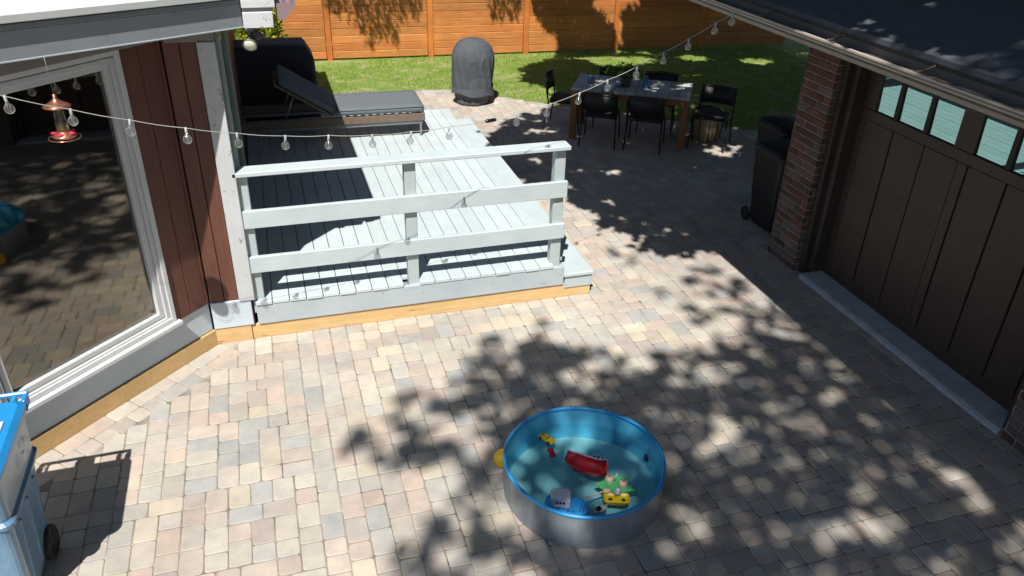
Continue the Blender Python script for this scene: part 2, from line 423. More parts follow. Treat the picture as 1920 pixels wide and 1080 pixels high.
def paver_field():
    """random exact tiling of a torus by 2x2, 3x2 and 2x3 cells of 70 mm"""
    Wd, Hd = 24, 20; rr = random.Random(11)
    for attempt in range(400):
        g = [[0]*Wd for _ in range(Hd)]; out = []; ok = True
        stack = []
        def fits(x, y, w_, h_):
            return all(not g[(y+j) % Hd][(x+i) % Wd] for j in range(h_) for i in range(w_))
        def put(x, y, w_, h_, val):
            for j in range(h_):
                for i in range(w_): g[(y+j) % Hd][(x+i) % Wd] = val
        steps = 0
        def first():
            for y in range(Hd):
                for x in range(Wd):
                    if not g[y][x]: return x, y
            return None
        def opts():
            o = [(2, 2), (3, 2), (2, 3)]
            k = rr.random()
            rr.shuffle(o)
            return o
        pos = first(); stack.append([pos, opts(), None])
        while stack and steps < 60000:
            steps += 1
            top = stack[-1]
            if top[2]:
                put(top[0][0], top[0][1], *top[2], 0); top[2] = None
            placed = False
            while top[1]:
                o = top[1].pop()
                if fits(*top[0], *o):
                    put(*top[0], *o, 1); top[2] = o; placed = True; break
            if not placed: stack.pop(); continue
            nx = first()
            if nx is None: return [(s[0][0], s[0][1], *s[2]) for s in stack], Wd, Hd
            stack.append([nx, opts(), None])
    raise RuntimeError('tiling')
TILE, TW, TH = paver_field()
PC = [(.54, .49, .405), (.52, .435, .38), (.49, .42, .375), (.46, .445, .415), (.405, .41, .405), (.505, .475, .42), (.475, .44, .405), (.51, .475, .425), (.505, .445, .395), (.44, .395, .365), (.49, .455, .41)]
def paver_tone(rr):
    b = random.choice(PC); k = random.uniform(.9, 1.08)
    return (b[0]*k*1.02, b[1]*k*1.02, b[2]*k*1.02)
def put_paver(mb, x0, x1, y0, y1, z=0.0, M2=None):
    g = .0012+random.uniform(0, .0014); x0 += g; x1 -= g; y0 += g; y1 -= g
    c = .011+random.uniform(0, .010); e = .0045
    jx, jy = random.uniform(-.002, .002), random.uniform(-.002, .002); x0 += jx; x1 += jx; y0 += jy; y1 += jy
    def oct_(i, cc):
        a0, a1, b0, b1 = x0+i, x1-i, y0+i, y1-i; k = cc; q = cc*.3
        return [(a0+k, b0), (a1-k, b0), (a1-q, b0+q), (a1, b0+k), (a1, b1-k), (a1-q, b1-q), (a1-k, b1), (a0+k, b1), (a0+q, b1-q), (a0, b1-k), (a0, b0+k), (a0+q, b0+q)]
    tx, ty = random.uniform(-.008, .008), random.uniform(-.008, .008); xm, ym = (x0+x1)/2, (y0+y1)/2; dz = random.uniform(-.0015, .0015)
    def zz(x, y, d): return z+dz+d+(x-xm)*tx+(y-ym)*ty
    top = [(x, y, zz(x, y, 0)) for x, y in oct_(e*1.4, c)]
    mid = [(x, y, zz(x, y, -.0018)) for x, y in oct_(e*.35, c)]
    bot = [(x, y, z-.02) for x, y in oct_(0, c)]
    vs = [Vector(p) for p in top+mid+bot]
    if M2 is not None: vs = [M2 @ p for p in vs]
    n = 12
    fs = [tuple(range(n))]+[(i, i+n, (i+1) % n+n, (i+1) % n) for i in range(n)]+[(i+n, i+2*n, (i+1) % n+2*n, (i+1) % n+n) for i in range(n)]
    o = len(mb.v); mb.v += [tuple(p) for p in vs]; mb.t += [paver_tone(None)]*len(vs)
    mb.f += [tuple(i+o for i in f) for f in fs]; mb.sm += [False]+[True]*(2*n)
pv = MB(); cell = .0705
for ty_ in range(-1, 11):
    for tx_ in range(-3, 7):
        for (a, b_y, w_, h_) in TILE:
            x0 = (tx_*TW+a)*cell; y0 = 1.5+(ty_*TH+b_y)*cell; x1 = x0+w_*cell; y1 = y0+h_*cell
            xc, yc = (x0+x1)/2, (y0+y1)/2
            if not (-3.4 < xc < 8.3 and 1.0 < yc < 14): continue
            if baydist(xc, yc) < .26 and xc < -.45: continue
            if xc < 2.4 and yc > 6.25: 
                if yc < 10.9: continue
            if xc > 5.05 and yc < 6.3: continue
            if in_poly(xc, yc, LAWN): continue
            put_paver(pv, x0, x1, y0, y1)
# soldier course along the angled wall
M2 = Matrix(((bd.x, bn.x, 0, BAY0.x), (bd.y, bn.y, 0, BAY0.y), (0, 0, 1, 0), (0, 0, 0, 1)))
s_ = -1.2
while s_ < 1.80:
    L = random.choice((.141, .2115)); put_paver(pv, s_, s_+L, .0, .14, .002, M2); s_ += L
s_ = -1.2
while s_ < 1.75:
    L = random.choice((.141, .141, .2115)); put_paver(pv, s_, s_+L, .14, .28, .002, M2); s_ += L
struct(pv.build('paving', M['paver'], flip_fix=False))

# lawn
ls = struct(MB().prism(LAWN, -.02, .006).build('lawn', M['lawnsoil']))
gv, gf, gs = [], [], 0
cnt = 0
while cnt < 46000:
    x = random.uniform(-.6, 10.5); y = random.uniform(8.4, 15.7)
    if not in_poly(x, y+.0, LAWN): continue
    if x > 1.3 and y > 13.0+random.random()*0 and random.random() < .0: continue
    bare = math.sin(x*2.3+1)*math.sin(y*3.1)+math.sin(x*5.1+y*4.0)*.5
    if random.random() < .6 and bare > .55: continue
    if y > 15.1 and x < 1.6 and random.random() < .75: continue
    h = random.uniform(.02, .055); a = random.uniform(0, math.pi); wd = random.uniform(.004, .008)
    lx, ly = random.uniform(-.02, .02), random.uniform(-.02, .02)
    o = len(gv)
    gv += [(x-wd*math.cos(a), y-wd*math.sin(a), 0), (x+wd*math.cos(a), y+wd*math.sin(a), 0), (x+lx, y+ly, h)]
    gf.append((o, o+1, o+2)); cnt += 1
me = bpy.data.meshes.new('grass'); me.from_pydata(gv, [], gf); me.materials.append(M['grass'])
go = bpy.data.objects.new('grass', me); C.objects.link(go); struct(go, 'stuff')
tag(go, 'short green lawn grass growing between the patio and the cedar fence', 'grass')

# ================================================================== FENCE
FA = math.atan2(-.42, 8.4)
fence = thing('fence', 'orange stained cedar fence of horizontal boards behind the lawn', 'fence', (1.26, 15.62, 0), FA)
post_x = [-3.92, -1.96, 0, 1.93, 3.84, 5.74, 7.66, 9.6]
for i in range(len(post_x)):
    q = MB(); q.box((post_x[i]-.05, -.035, 0), (post_x[i]+.05, .045, 1.95)); q.build('post', M['cedarz'], fence)
for i in range(len(post_x)-1):
    q = MB(); z = .035; off = random.uniform(0, .02)
    while z < 1.9:
        hgt = .138; k = random.uniform(.78, 1.14); kk = random.uniform(.90, 1.10)
        sag = random.uniform(-.006, .006)
        q.box((post_x[i]+.057, -.012+random.uniform(-.003, .003), z), (post_x[i+1]-.057, .008, z+hgt-.0004), (k, k*kk, k*kk*.95), ch=.010)
        z += hgt
    q.build('board_panel', M['cedar'], fence)

# ================================================================== DECK
DZ = .37; DY = 6.15
deck = thing('deck', 'pale grey painted low wooden deck with a three rail railing beside the house', 'deck', (1.1, 8.5, 0))
def dpart(mb, name, mat): o = mb.build(name, mat, deck); o.location = (-1.1, -8.5, 0); return o
q = MB(); x = -.30; bw = .1405; k_ = 0
while x < 2.46:
    k = random.uniform(.94, 1.04); x1 = min(x+bw-.006, 2.495)
    fy = DY-.045 + random.uniform(-.004, .004)
    y1 = 11.03+random.uniform(-.01, .01)
    notch = (.97 < (x+x1)/2 < 1.13) or x > 2.31
    q.box((x, fy if not notch else DY+.09, DZ-.035), (x1, y1, DZ+random.uniform(-.001, .001)), (k, k, k), ch=.004)
    x += bw
for yy in (6.30, 7.4, 8.5, 9.6, 10.7):
    xx = -.30
    while xx < 2.4:
        for o_ in (.035, .10): q.lathe([(.001, DZ+.0022), (.0045, DZ+.0018), (.005, DZ)], 6, (xx+o_, yy+random.uniform(-.012, .012), 0), tone=(.45, .47, .48))
        xx += bw
dpart(q, 'decking', M['deck'])
dpart(MB().box((-.30, DY-.035, .145), (2.475, DY+.004, .335), (1, 1, 1)).box((2.47-.038, DY+.006, .05), (2.47, 11.0, .334), (1, 1, 1)).box((-.30, DY+.04, .05), (2.43, DY+.2, .30), (.6, .6, .6)), 'skirt', M['skirt'])
dpart(MB().box((-.36, DY-.018, -.0), (2.76, DY+.02, .140), (1.05, 1.05, 1.05)), 'base_board', M['lumber'])
dpart(MB().box((2.475, DY-.05, .225), (2.775, 10.85, .262), (1.02, 1.02, 1.02), ch=.006).box((2.49, DY-.03, .10), (2.765, DY-.006, .222), (.92, .92, .92)).box((2.735, DY, .02), (2.765, 10.8, .222), (.9, .9, .9)), 'step', M['rail'])
for px in (-.27, 1.06, 2.39):
    dpart(MB().box((px-.048, DY+.0, .24), (px+.048, DY+.09, 1.485), (1, 1, 1), ch=.005), 'post', M['post'])
for z0, z1, xr in ((.64, .787, 2.452), (1.043, 1.196, 2.456)):
    dpart(MB().box((-.31, DY-.04, z0), (xr, DY-.002, z1), (1, 1, 1), ch=.005), 'rail', M['rail'])
dpart(MB().box((-.33, DY-.055, 1.487), (2.462, DY+.10, 1.525), (1.06, 1.06, 1.06), ch=.006), 'top_rail', M['rail'])

# ================================================================== HOUSE
house = thing('house', 'brown sided house corner with a large angled picture window and grey eaves', 'house', (-1.5, 8, 0))
def hpart(mb, name, mat, parent=None):
    o = mb.build(name, mat, house if parent is None else parent)
    if parent is None: o.location = (1.5, -8, 0)
    return o
# local frame for the bay: s along wall, d outward, z up
def bay(s, d, z): return BAY0+bd*s+bn*d+Vector((0, 0, z))
BM = Matrix(((bd.x, bn.x, 0, BAY0.x), (bd.y, bn.y, 0, BAY0.y), (0, 0, 1, 0), (0, 0, 0, 1)))
L = (BAY1-BAY0).length
# base lumber, skirt
hpart(MB().box((-1.5, -.05, -.01), (L+.008, -.0, .145), (.95, .93, .9), mat=BM).box((BAY1.x, 6.118, -.0), (-.362, 6.155, .15), (1.02, 1.02, 1.02)), 'base_board', M['lumber'])
hpart(MB().box((-1.5, -.06, .15), (L-.004, -.018, .415), (1, 1, 1), mat=BM), 'skirt_board', M['wskirt'])
hpart(MB().box((BAY1.x+.0, 6.108, .155), (-.335, 6.15, .405), (1.05, 1.05, 1.05)), 'skirt_board', M['wskirt'])
# window: glass from s=.12 to 1.13?
def sb(x, y): return (Vector((x, y, 0))-BAY0).dot(bd)
g0, g1 = sb(-1.80, 4.94), sb(-.975, 5.77)
gz0, gz1 = .555, 2.42
win = part_empty('window', house, (1.5, -8, 0))
def wbox(*a): return MB().box(*a, mat=BM)
fr = MB()
def framebox(mb, s0, s1, z0, z1, w_, d0, d1, tone=(1, 1, 1)):
    mb.box((s0, d0, z0), (s0+w_, d1, z1), tone, mat=BM); mb.box((s1-w_, d0, z0), (s1, d1, z1), tone, mat=BM)
    mb.box((s0+w_, d0, z0), (s1-w_, d1, z0+w_), tone, mat=BM); mb.box((s0+w_, d0, z1-w_), (s1-w_, d1, z1), tone, mat=BM)
framebox(fr, g0-.045, g1+.045, gz0-.055, gz1+.055, .045, -.06, -.008)
framebox(fr, g0-.095, g1+.080, gz0-.095, gz1+.085, .035, -.06, .010, (.95, .95, .95))
framebox(fr, g0-.138, g1+.120, gz0-.115, gz1+.135, .040, -.06, .022, (1.05, 1.05, 1.05))
fr.build('frame', M['frame'], win)
wbox((g0-.17, -.05, gz0-.15), (g1+.145, .058, gz0-.116), (1.1, 1.1, 1.1)).build('sill', M['frame'], win)
wbox((g0-.01, -.05, gz0-.01), (g1+.01, -.042, gz1+.01), (1, 1, 1)).build('glass', M['glass'], win)
# second window to the left, mostly out of frame: a jamb board
hpart(MB().box((g0-.42, -.04, .42), (g0-.175, .02, 2.6), (.9, .9, .9), mat=BM), 'corner_trim', M['frame'])
# dark room behind the glass
q = MB()
q.box((g0-.3, -2.2, -.02), (L+.0, -.10, .012), (1, 1, 1), mat=BM); q.box((g0-.3, -2.25, -.02), (L, -2.2, 2.7), (1, 1, 1), mat=BM)
q.box((g0-.35, -2.2, -.02), (g0-.3, -.1, 2.7), (1, 1, 1), mat=BM); q.box((L-.35, -2.2, -.02), (L-.3, -.1, 2.7), (1, 1, 1), mat=BM)
q.box((g0-.3, -2.2, 2.7), (L, -.10, 2.75), (1, 1, 1), mat=BM)
hpart(q, 'room', M['interior'])
hpart(MB().box((g0-.29, -1.50, .0125), (L-.36, -1.41, .035), (1, 1, 1), mat=BM), 'floor_strip', M['lumber'])
# siding: grooved boards round the corner between window and post
q = MB(); s = g1+.124
while s < L-.005:
    e = min(s+.155, L-.004); q.box((s, -.04, .412), (e-.005, .0, 2.58), mat=BM, ch=.003, jit=.04); s = e
q.box((g1+.15, -.05, .41), (L-.01, -.03, 2.6), (.3, .3, .3), mat=BM)
x = BAY1.x+.002
while x < -.43:
    e = min(x+.115, -.424); q.box((x, 6.12, .412), (e-.005, 6.16, 2.58), ch=.003, jit=.04); x = e
q.box((BAY1.x, 6.15, .41), (-.46, 6.17, 2.6), (.3, .3, .3))
hpart(q, 'siding', M['siding'])
hpart(MB().prism([(BAY1.x-.25, BAY1.y-.22+.02), (BAY1.x-.01, BAY1.y+.03), (-.45, 6.165), (-.45, 6.30), (BAY1.x-.5, 6.30)], .05, 2.6), 'wall', M['groove'])
# white corner post
hpart(MB().box((-.425, 6.095, .40), (-.30, 6.16, 2.518), (1, 1, 1)), 'corner_trim', M['white'])
# side wall of the house along the deck (faces +x): brown boards, pale door frame
q = MB(); y = 6.165
while y < 12.8:
    e = y+.155; q.box((-.36, y, .10), (-.325, e-.005, 2.62), ch=.003, jit=.05); y = e
q.box((-.38, 6.165, 0), (-.35, 12.8, 2.6), (.3, .3, .3))
hpart(q, 'siding', M['siding'])
hpart(MB().box((-.324, 6.165, .38), (-.292, 6.26, 2.58), (.45, .45, .45)), 'corner_trim', M['teal_trim'])
q = MB()
q.box((-.324, 6.32, .38), (-.285, 6.40, 2.50), (1.0, 1.0, 1.0)); q.box((-.324, 6.402, .38), (-.272, 6.445, 2.50), (1.25, 1.25, 1.25)); q.box((-.324, 6.447, .38), (-.285, 6.54, 2.50), (.8, .8, .8))
q.box((-.324, 8.2, .38), (-.285, 8.3, 2.5), (.8, .8, .8)); q.box((-.324, 6.32, 2.50), (-.285, 8.3, 2.57), (.8, .8, .8))
hpart(q, 'door_frame', M['teal_trim'])
hpart(MB().box((-.324, 6.56, .40), (-.312, 8.19, 2.48), (1, 1, 1)), 'patio_door', M['glass'])
# header under the eave
hpart(MB().box((-1.6, -.05, 2.545), (L-.02, .03, 2.66), (1, 1, 1), mat=BM).box((BAY1.x+.02, 6.105, 2.52), (-.30, 6.16, 2.61), (1, 1, 1)).box((-.36, 6.165, 2.6), (-.30, 12.8, 2.61), (1, 1, 1)), 'header_board', M['soffit'])
# eaves
EL = Vector((-.09, 6.13, 2.60)); ed = Vector((-1, -1, .0895)); ed = ed/math.hypot(ed.x, ed.y)
# local frame: s runs left along the sloping eave, d outward, z up
EM = Matrix(((-ed.x, .7071, 0, EL.x), (-ed.y, -.7071, 0, EL.y), (-ed.z, 0, 1, EL.z), (0, 0, 0, 1)))
def eave_sheet(z0, z1, x1, inset=0):
    a = EL+ed*4.2
    P = [(a.x-inset*.707, a.y+inset*.707, a.z), (EL.x-inset*.707, EL.y+inset*.707+inset*.3, EL.z), (x1, 6.115+inset, 2.60), (x1, 13.2, 2.60), (-4.2, 13.2, 2.95), (-4.4, 6, 2.95)]
    q = MB(); n = len(P); vs = [Vector((x, y, z+z0)) for x, y, z in P]+[Vector((x, y, z+z1)) for x, y, z in P]
    q.add(vs, [tuple(range(n))[::-1], tuple(range(n, 2*n))]+[(i, (i+1) % n, (i+1) % n+n, i+n) for i in range(n)]); return q
hpart(eave_sheet(.008, .018, .11, .031), 'soffit', M['soffit'])
q = MB(); q.box((-4.2, -.03, .0), (0, .0, .165), (1, 1, 1), mat=EM); q.box((-4.2, .001, .0), (0, .006, .010), (1.5, 1.5, 1.5), mat=EM)
q.box((-4.2, -.03, .167), (0, .010, .195), (.72, .70, .66), mat=EM)
hpart(q, 'fascia', M['fascia'])
hpart(MB().box((-.088, 6.085, 2.602), (.118, 6.110, 2.712), (1, 1, 1)).box((-.085, 6.10, 2.714), (.122, 6.125, 2.738), (.5, .5, .5)).box((-.088, 6.08, 2.740), (.140, 6.112, 2.80), (1, 1, 1)), 'fascia', M['endwhite'])
hpart(MB().box((.092, 6.126, 2.60), (.117, 13.2, 2.80), (1, 1, 1)), 'fascia', M['fascia'])
hpart(eave_sheet(.203, .226, .145), 'roof', M['membrane'])
hpart(MB().box((-4.2, .003, .205), (.01, .030, .250), (1, 1, 1), mat=EM).box((-4.2, -.09, .229), (.0, .003, .252), (1, 1, 1), mat=EM), 'drip_edge', M['drip'])
# mauve gutter running back along the side eave
gp = [(.150, 0), (.150, -.10), (.215, -.10), (.235, -.055), (.262, -.04), (.285, .01), (.278, .01), (.256, -.034), (.230, -.048), (.21, -.092), (.157, -.092), (.157, 0)]
q = MB(); n = len(gp)
vs = [Vector((x, 6.10, 2.755+z)) for x, z in gp]+[Vector((x, 13.2, 2.755+z)) for x, z in gp]
q.add(vs, [(i, (i+1) % n, (i+1) % n+n, i+n) for i in range(n)])
q.add([Vector((x, 6.10, 2.755+z)) for x, z in gp[:6]+[(.150, .01)]], [tuple(range(7))])
hpart(q, 'gutter', M['purple'])

# floodlight under the eave corner
fl = thing('floodlight', 'grey two headed floodlight with a cream lens under the house eave', 'light', (-.06, 6.18, 2.60))
MB().tube([(0, 0, 0), (0, 0, -.03)], .04, 14).tube([(0, 0, -.03), (0, .02, -.08)], .014, 8).build('mount', M['greyp'], fl)
for i, (loc, rx, rz) in enumerate((((-.004, -.02, -.125), R(-62), R(-12)), ((.06, .05, -.10), R(-35), R(60)))):
    mt = T(loc, rz, rx)
    h = MB().lathe([(.018, .09), (.030, .06), (.050, .0), (.054, -.012), (.046, -.012)], 20, mat=mt).build('lamp_head', M['greyp'], fl)
    if i == 0: MB().lathe([(.0005, -.022), (.03, -.020), (.046, -.010), (.048, .0)], 20, mat=T(loc, rz, rx)).build('lens', M['lens'], h)

# ================================================================== GARAGE
DX = 5.236
garage = thing('garage', 'garage with dark brown carriage door, brick piers and dark shingle roof', 'garage', (7.5, 4, 0))
def gpart(mb, name, mat, parent=None):
    o = mb.build(name, mat, garage if parent is None else parent)
    if parent is None: o.location = (-7.5, -4, 0)
    return o
BC = [(.135, .062, .047), (.11, .05, .039), (.15, .068, .051), (.10, .055, .045), (.07, .055, .05), (.17, .075, .055), (.13, .09, .075)]
def brick_block(x0, x1, y0, y1, z1, name='brick_pier'):
    """real bricks on the -x, -y and +y faces over a mortar core"""
    q = MB(); ch = .075; bl = .205; z = 0; row = 0
    while z < z1:
        for face in ('x', 'y0', 'y1'):
            a0, a1 = (y0, y1) if face == 'x' else (x0, x1)
            p = a0-(bl/2 if row % 2 else 0)
            while p < a1:
                s0, s1 = max(p, a0), min(p+bl, a1)-.011
                if s1-s0 > .03:
                    c = random.choice(BC); k = random.uniform(.85, 1.15)
                    if z < .42 and random.random() < .75: c = (.13, .115, .105)     # grey mortar wash near the ground
                    if random.random() < .04: c = (.16, .13, .11)
                    t = tuple(u*k for u in c); pr = random.uniform(0, .006)
                    if face == 'x': q.box((x0-pr, s0, z+.005), (x0+.03, s1, z+ch-.006), t, ch=.005)
                    elif face == 'y0': q.box((s0 if s0 > x0 else x0+.031, y0-pr, z+.005), (s1, y0+.03, z+ch-.006), t, ch=.005)
                    else: q.box((s0 if s0 > x0 else x0+.031, y1-.03, z+.005), (s1, y1+pr, z+ch-.006), t, ch=.005)
                p += bl
        z += ch; row += 1
    o = gpart(q, name, M['brick'])
    m_ = MB().box((x0+.006, y0+.006, 0), (x1, y1-.006, z1), (1, 1, 1)).build('mortar', M['mortar'], o)
    return o
brick_block(4.968, 5.42, 6.03, 6.50, 2.62)
brick_block(4.955, 5.42, 2.2, 3.34, 2.62)
# side and back walls
gpart(MB().box((5.43, 6.42, 0), (11, 6.49, 2.9), (.15, .07, .06)).box((5.43, -2, 0), (11, -1.93, 2.9), (.15, .07, .06)).box((10.95, -1.93, 0), (11, 6.42, 2.9), (.15, .07, .06)).box((4.97, -2, 0), (5.04, 2.19, 2.62), (.15, .07, .06)), 'wall', M['brick'])
# door frame trims
q = MB()
q.box((5.03, 5.965, 0), (5.30, 6.022, 2.6)); q.box((5.10, 5.90, 0), (5.31, 5.963, 2.6)); q.box((5.03, 3.345, 0), (5.30, 3.40, 2.6)); q.box((5.12, 3.402, 0), (5.31, 3.46, 2.6))
q.box((5.12, 3.46, 2.25), (5.31, 5.898, 2.6)); q.box((5.03, 3.40, 2.42), (5.118, 5.964, 2.6))
gpart(q, 'door_frame', M['dtrim'])
door = part_empty('door', garage, (-7.5, -4, 0))
# door leaf built as stiles, rails, panels with real grooves
q = MB(); y_edges = [5.898, 5.83, 5.455, 5.073, 4.705, 4.60, 4.22, 3.845, 3.54, 3.462]
for i in range(len(y_edges)-1):
    a, b2 = y_edges[i], y_edges[i+1]
    gw = .006 if i not in (3,) else .002
    if a in (5.898,) or b2 == 3.462: gw = .003
    wide = abs(a-b2)
    zt = 1.66
    lo = .012
    e0 = .0015 if i == 3 else .009; e1 = .0015 if i in (3,) else .009
    if i == 4: e0 = .0015
    if i == 0 or i == len(y_edges)-2: e0 = e1 = .001
    q.box((DX-.012, b2+e1, .15), (DX+.03, a-e0, 1.66), ch=.004, jit=.04)
q.box((DX-.012, 3.465, .005), (DX+.03, 5.895, .149), (.9, .9, .9)); q.box((DX-.013, 3.465, 1.661), (DX+.03, 5.895, 1.755), (1, 1, 1))
q.box((DX-.013, 3.465, 2.092), (DX+.03, 5.895, 2.25), (1, 1, 1))
for a, b2 in ((5.895, 5.735), (4.79, 4.59), (3.62, 3.465)):
    q.box((DX-.013, b2, 1.757), (DX+.03, a, 2.09), (1, 1, 1))
q.build('door_panel', M['door'], door)
MB().box((DX+.006, 3.47, .01), (DX+.028, 5.89, 1.66), (1, 1, 1), ch=0).build('groove', M['groove'], door)
for zz_ in (.62, 1.14):
    q = MB().box((DX-.0135, 3.47, zz_), (DX-.012, 5.89, zz_+.004), (.55, .55, .55), ch=0)
    q.build('panel_seam', M['door'], door)
mul_y = [(5.735, 5.505), (5.45, 5.145), (5.09, 4.795), (4.585, 4.29), (4.235, 3.94), (3.885, 3.63)]
for a, b2 in zip(mul_y[:-1], mul_y[1:]):
    if abs(a[1]-b2[0]) < .1: MB().box((DX-.012, b2[0]+.002, 1.757), (DX+.03, a[1]-.002, 2.09), (.55, .55, .6)).build('muntin', M['dtrim'], door)
for a, b2 in mul_y:
    tilt = math.tan(R(1.3)); hz = .33
    p = MB(); vs = [(DX+.010, a, 1.757), (DX+.010, b2, 1.757), (DX+.010-tilt*hz, b2, 2.09), (DX+.010-tilt*hz, a, 2.09),
                    (DX+.016, a, 1.757), (DX+.016, b2, 1.757), (DX+.016-tilt*hz, b2, 2.09), (DX+.016-tilt*hz, a, 2.09)]
    p.add(vs, [(0, 1, 2, 3), (7, 6, 5, 4), (0, 4, 5, 1), (1, 5, 6, 2), (2, 6, 7, 3), (3, 7, 4, 0)])
    p.build('pane', M['pane'], door)
# threshold slab
q = MB(); ys = np.linspace(3.37, 5.90, 30); 
prof = [(4.945, -.01), (4.955, .022), (4.985, .036), (5.22, .040), (5.235, -.01)]
rings = [[Vector((x+random.uniform(-.004, .004)*(i == 0), y, z+random.uniform(-.002, .002)*(i in (1, 2)))) for i, (x, z) in enumerate(prof)] for y in ys]
q.loft(rings, smooth=False)
gpart(q, 'threshold', M['concrete'])
# roof, soffit, fascia, gutter
sl_ = .36
def roofz(x): return 2.78+(x-3.86)*sl_
q = MB(); vs = [(3.80, -3, roofz(3.83)), (3.80, 6.95, roofz(3.83)), (7.9, 6.95, roofz(7.9)), (7.9, -3, roofz(7.9)), (12, 6.95, roofz(3.8)), (12, -3, roofz(3.8))]
vs2 = [(x, y, z-.035) for x, y, z in vs]
q.add(vs+vs2, [(0, 3, 2, 1), (2, 3, 5, 4), (6, 7, 8, 9), (8, 10, 11, 9), (0, 1, 7, 6), (1, 2, 8, 7), (2, 4, 10, 8), (4, 5, 11, 10), (5, 3, 9, 11), (3, 0, 6, 9)])
o = gpart(q, 'roof', M['roofshingle'])
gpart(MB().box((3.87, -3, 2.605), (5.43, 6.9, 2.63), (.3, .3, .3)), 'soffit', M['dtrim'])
gpart(MB().box((3.845, -3, 2.56), (3.868, 6.93, 2.735), (.5, .47, .45)), 'fascia', M['soffit'])
# K-style gutter profile (x,z)
gp = [(3.842, 2.572), (3.775, 2.572), (3.768, 2.580), (3.762, 2.580), (3.757, 2.590), (3.745, 2.594), (3.735, 2.612), (3.675, 2.655), (3.662, 2.668), (3.640, 2.678), (3.640, 2.690), (3.668, 2.690), (3.668, 2.683), (3.650, 2.681), (3.668, 2.672), (3.682, 2.660), (3.742, 2.618), (3.775, 2.600), (3.836, 2.600), (3.836, 2.70), (3.842, 2.70)]
q = MB(); n = len(gp); y0, y1 = -3, 6.93
for i in range(n):
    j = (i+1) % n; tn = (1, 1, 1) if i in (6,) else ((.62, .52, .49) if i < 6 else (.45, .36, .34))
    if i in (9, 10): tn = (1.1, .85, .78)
    vs = [Vector((gp[i][0], y0, gp[i][1])), Vector((gp[j][0], y0, gp[j][1])), Vector((gp[j][0], y1, gp[j][1])), Vector((gp[i][0], y1, gp[i][1]))]
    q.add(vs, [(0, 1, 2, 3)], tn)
q.box((3.68, 6.931, 2.575), (3.842, 6.935, 2.70), (1, 1, 1))
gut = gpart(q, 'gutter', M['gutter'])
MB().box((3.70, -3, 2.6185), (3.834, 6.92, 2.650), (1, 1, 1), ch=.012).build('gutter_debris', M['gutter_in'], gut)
for y in (6.3, 5.45, 4.62, 3.78, 2.9):
    h = MB(); h.tube([(3.665, y, 2.692), (3.72, y, 2.694), (3.80, y+.01, 2.715), (3.838, y+.015, 2.745)], .007, 6, (1.4, 1.3, 1.25)); h.build('hanger', M['gutter_in'], gut)

# ================================================================== PADDLING POOL AND TOYS
PCx, PCy, PR, PH = 1.72, 3.68, .53, .27
pool = thing('paddling_pool', 'round shallow paddling pool with blue rim and grey metal wall, filled with water', 'pool', (PCx, PCy, 0))
q = MB(); n = 96
def wob(k): return 1+.006*math.sin(3*k*2*math.pi/n+1)+.004*math.sin(5*k*2*math.pi/n)
rings = []
for z, dr in ((.0, 0), (.06, .004), (.13, .006), (.2, .004), (PH-.01, 0)):
    ring = []
    for k in range(n):
        a = 2*math.pi*k/n
        seam = -.003 if k % 8 == 0 else 0
        ring.append(Vector(((PR+dr+seam)*wob(k)*math.cos(a), (PR+dr+seam)*wob(k)*math.sin(a), z)))
    rings.append(ring)
q.loft(rings, caps=False); q.build('wall', M['galv'], pool)
q = MB(); rings = []
for z, dr in ((PH-.006, -.006), (.2, -.009), (.12, -.008), (.05, -.012), (.022, -.03)):
    rings.append([Vector(((PR+dr)*wob(k)*math.cos(2*math.pi*k/n), (PR+dr)*wob(k)*math.sin(2*math.pi*k/n), z)) for k in range(n)])
q.loft(rings, caps=False); q.build('liner', M['poolin'], pool)
q = MB(); rings = []
prof = [(.004, -.016), (.009, -.010), (.009, .002), (.004, .008), (-.007, .009), (-.012, .004), (-.012, -.014), (-.007, -.016)]
for k in range(n):
    a = 2*math.pi*k/n; w_ = wob(k)
    rings.append([Vector(((PR*w_+dr)*math.cos(a), (PR*w_+dr)*math.sin(a), PH+dz)) for dr, dz in prof])
m_ = len(prof)
q.add([p for r in rings for p in r], [(k*m_+j, k*m_+(j+1) % m_, ((k+1) % n)*m_+(j+1) % m_, ((k+1) % n)*m_+j) for k in range(n) for j in range(m_)], smooth=True)
q.build('rim', M['rimblue'], pool)
MB().lathe([(.001, .018), (.25, .018), (PR-.035, .02), (PR-.025, .024)], 64).build('floor', M['poolfloor'], pool)
WL = .135
MB().lathe([(.001, WL), (.2, WL), (.4, WL), (PR-.011, WL)], 64).build('water', M['water'], pool)
q = MB(); q.lathe([(.0005, .012), (.018, .012), (.024, .006), (.026, 0)], 16, mat=T((.508, .07, .085), R(187), 0, R(90))); q.build('drain_plug', M['dark'], pool)

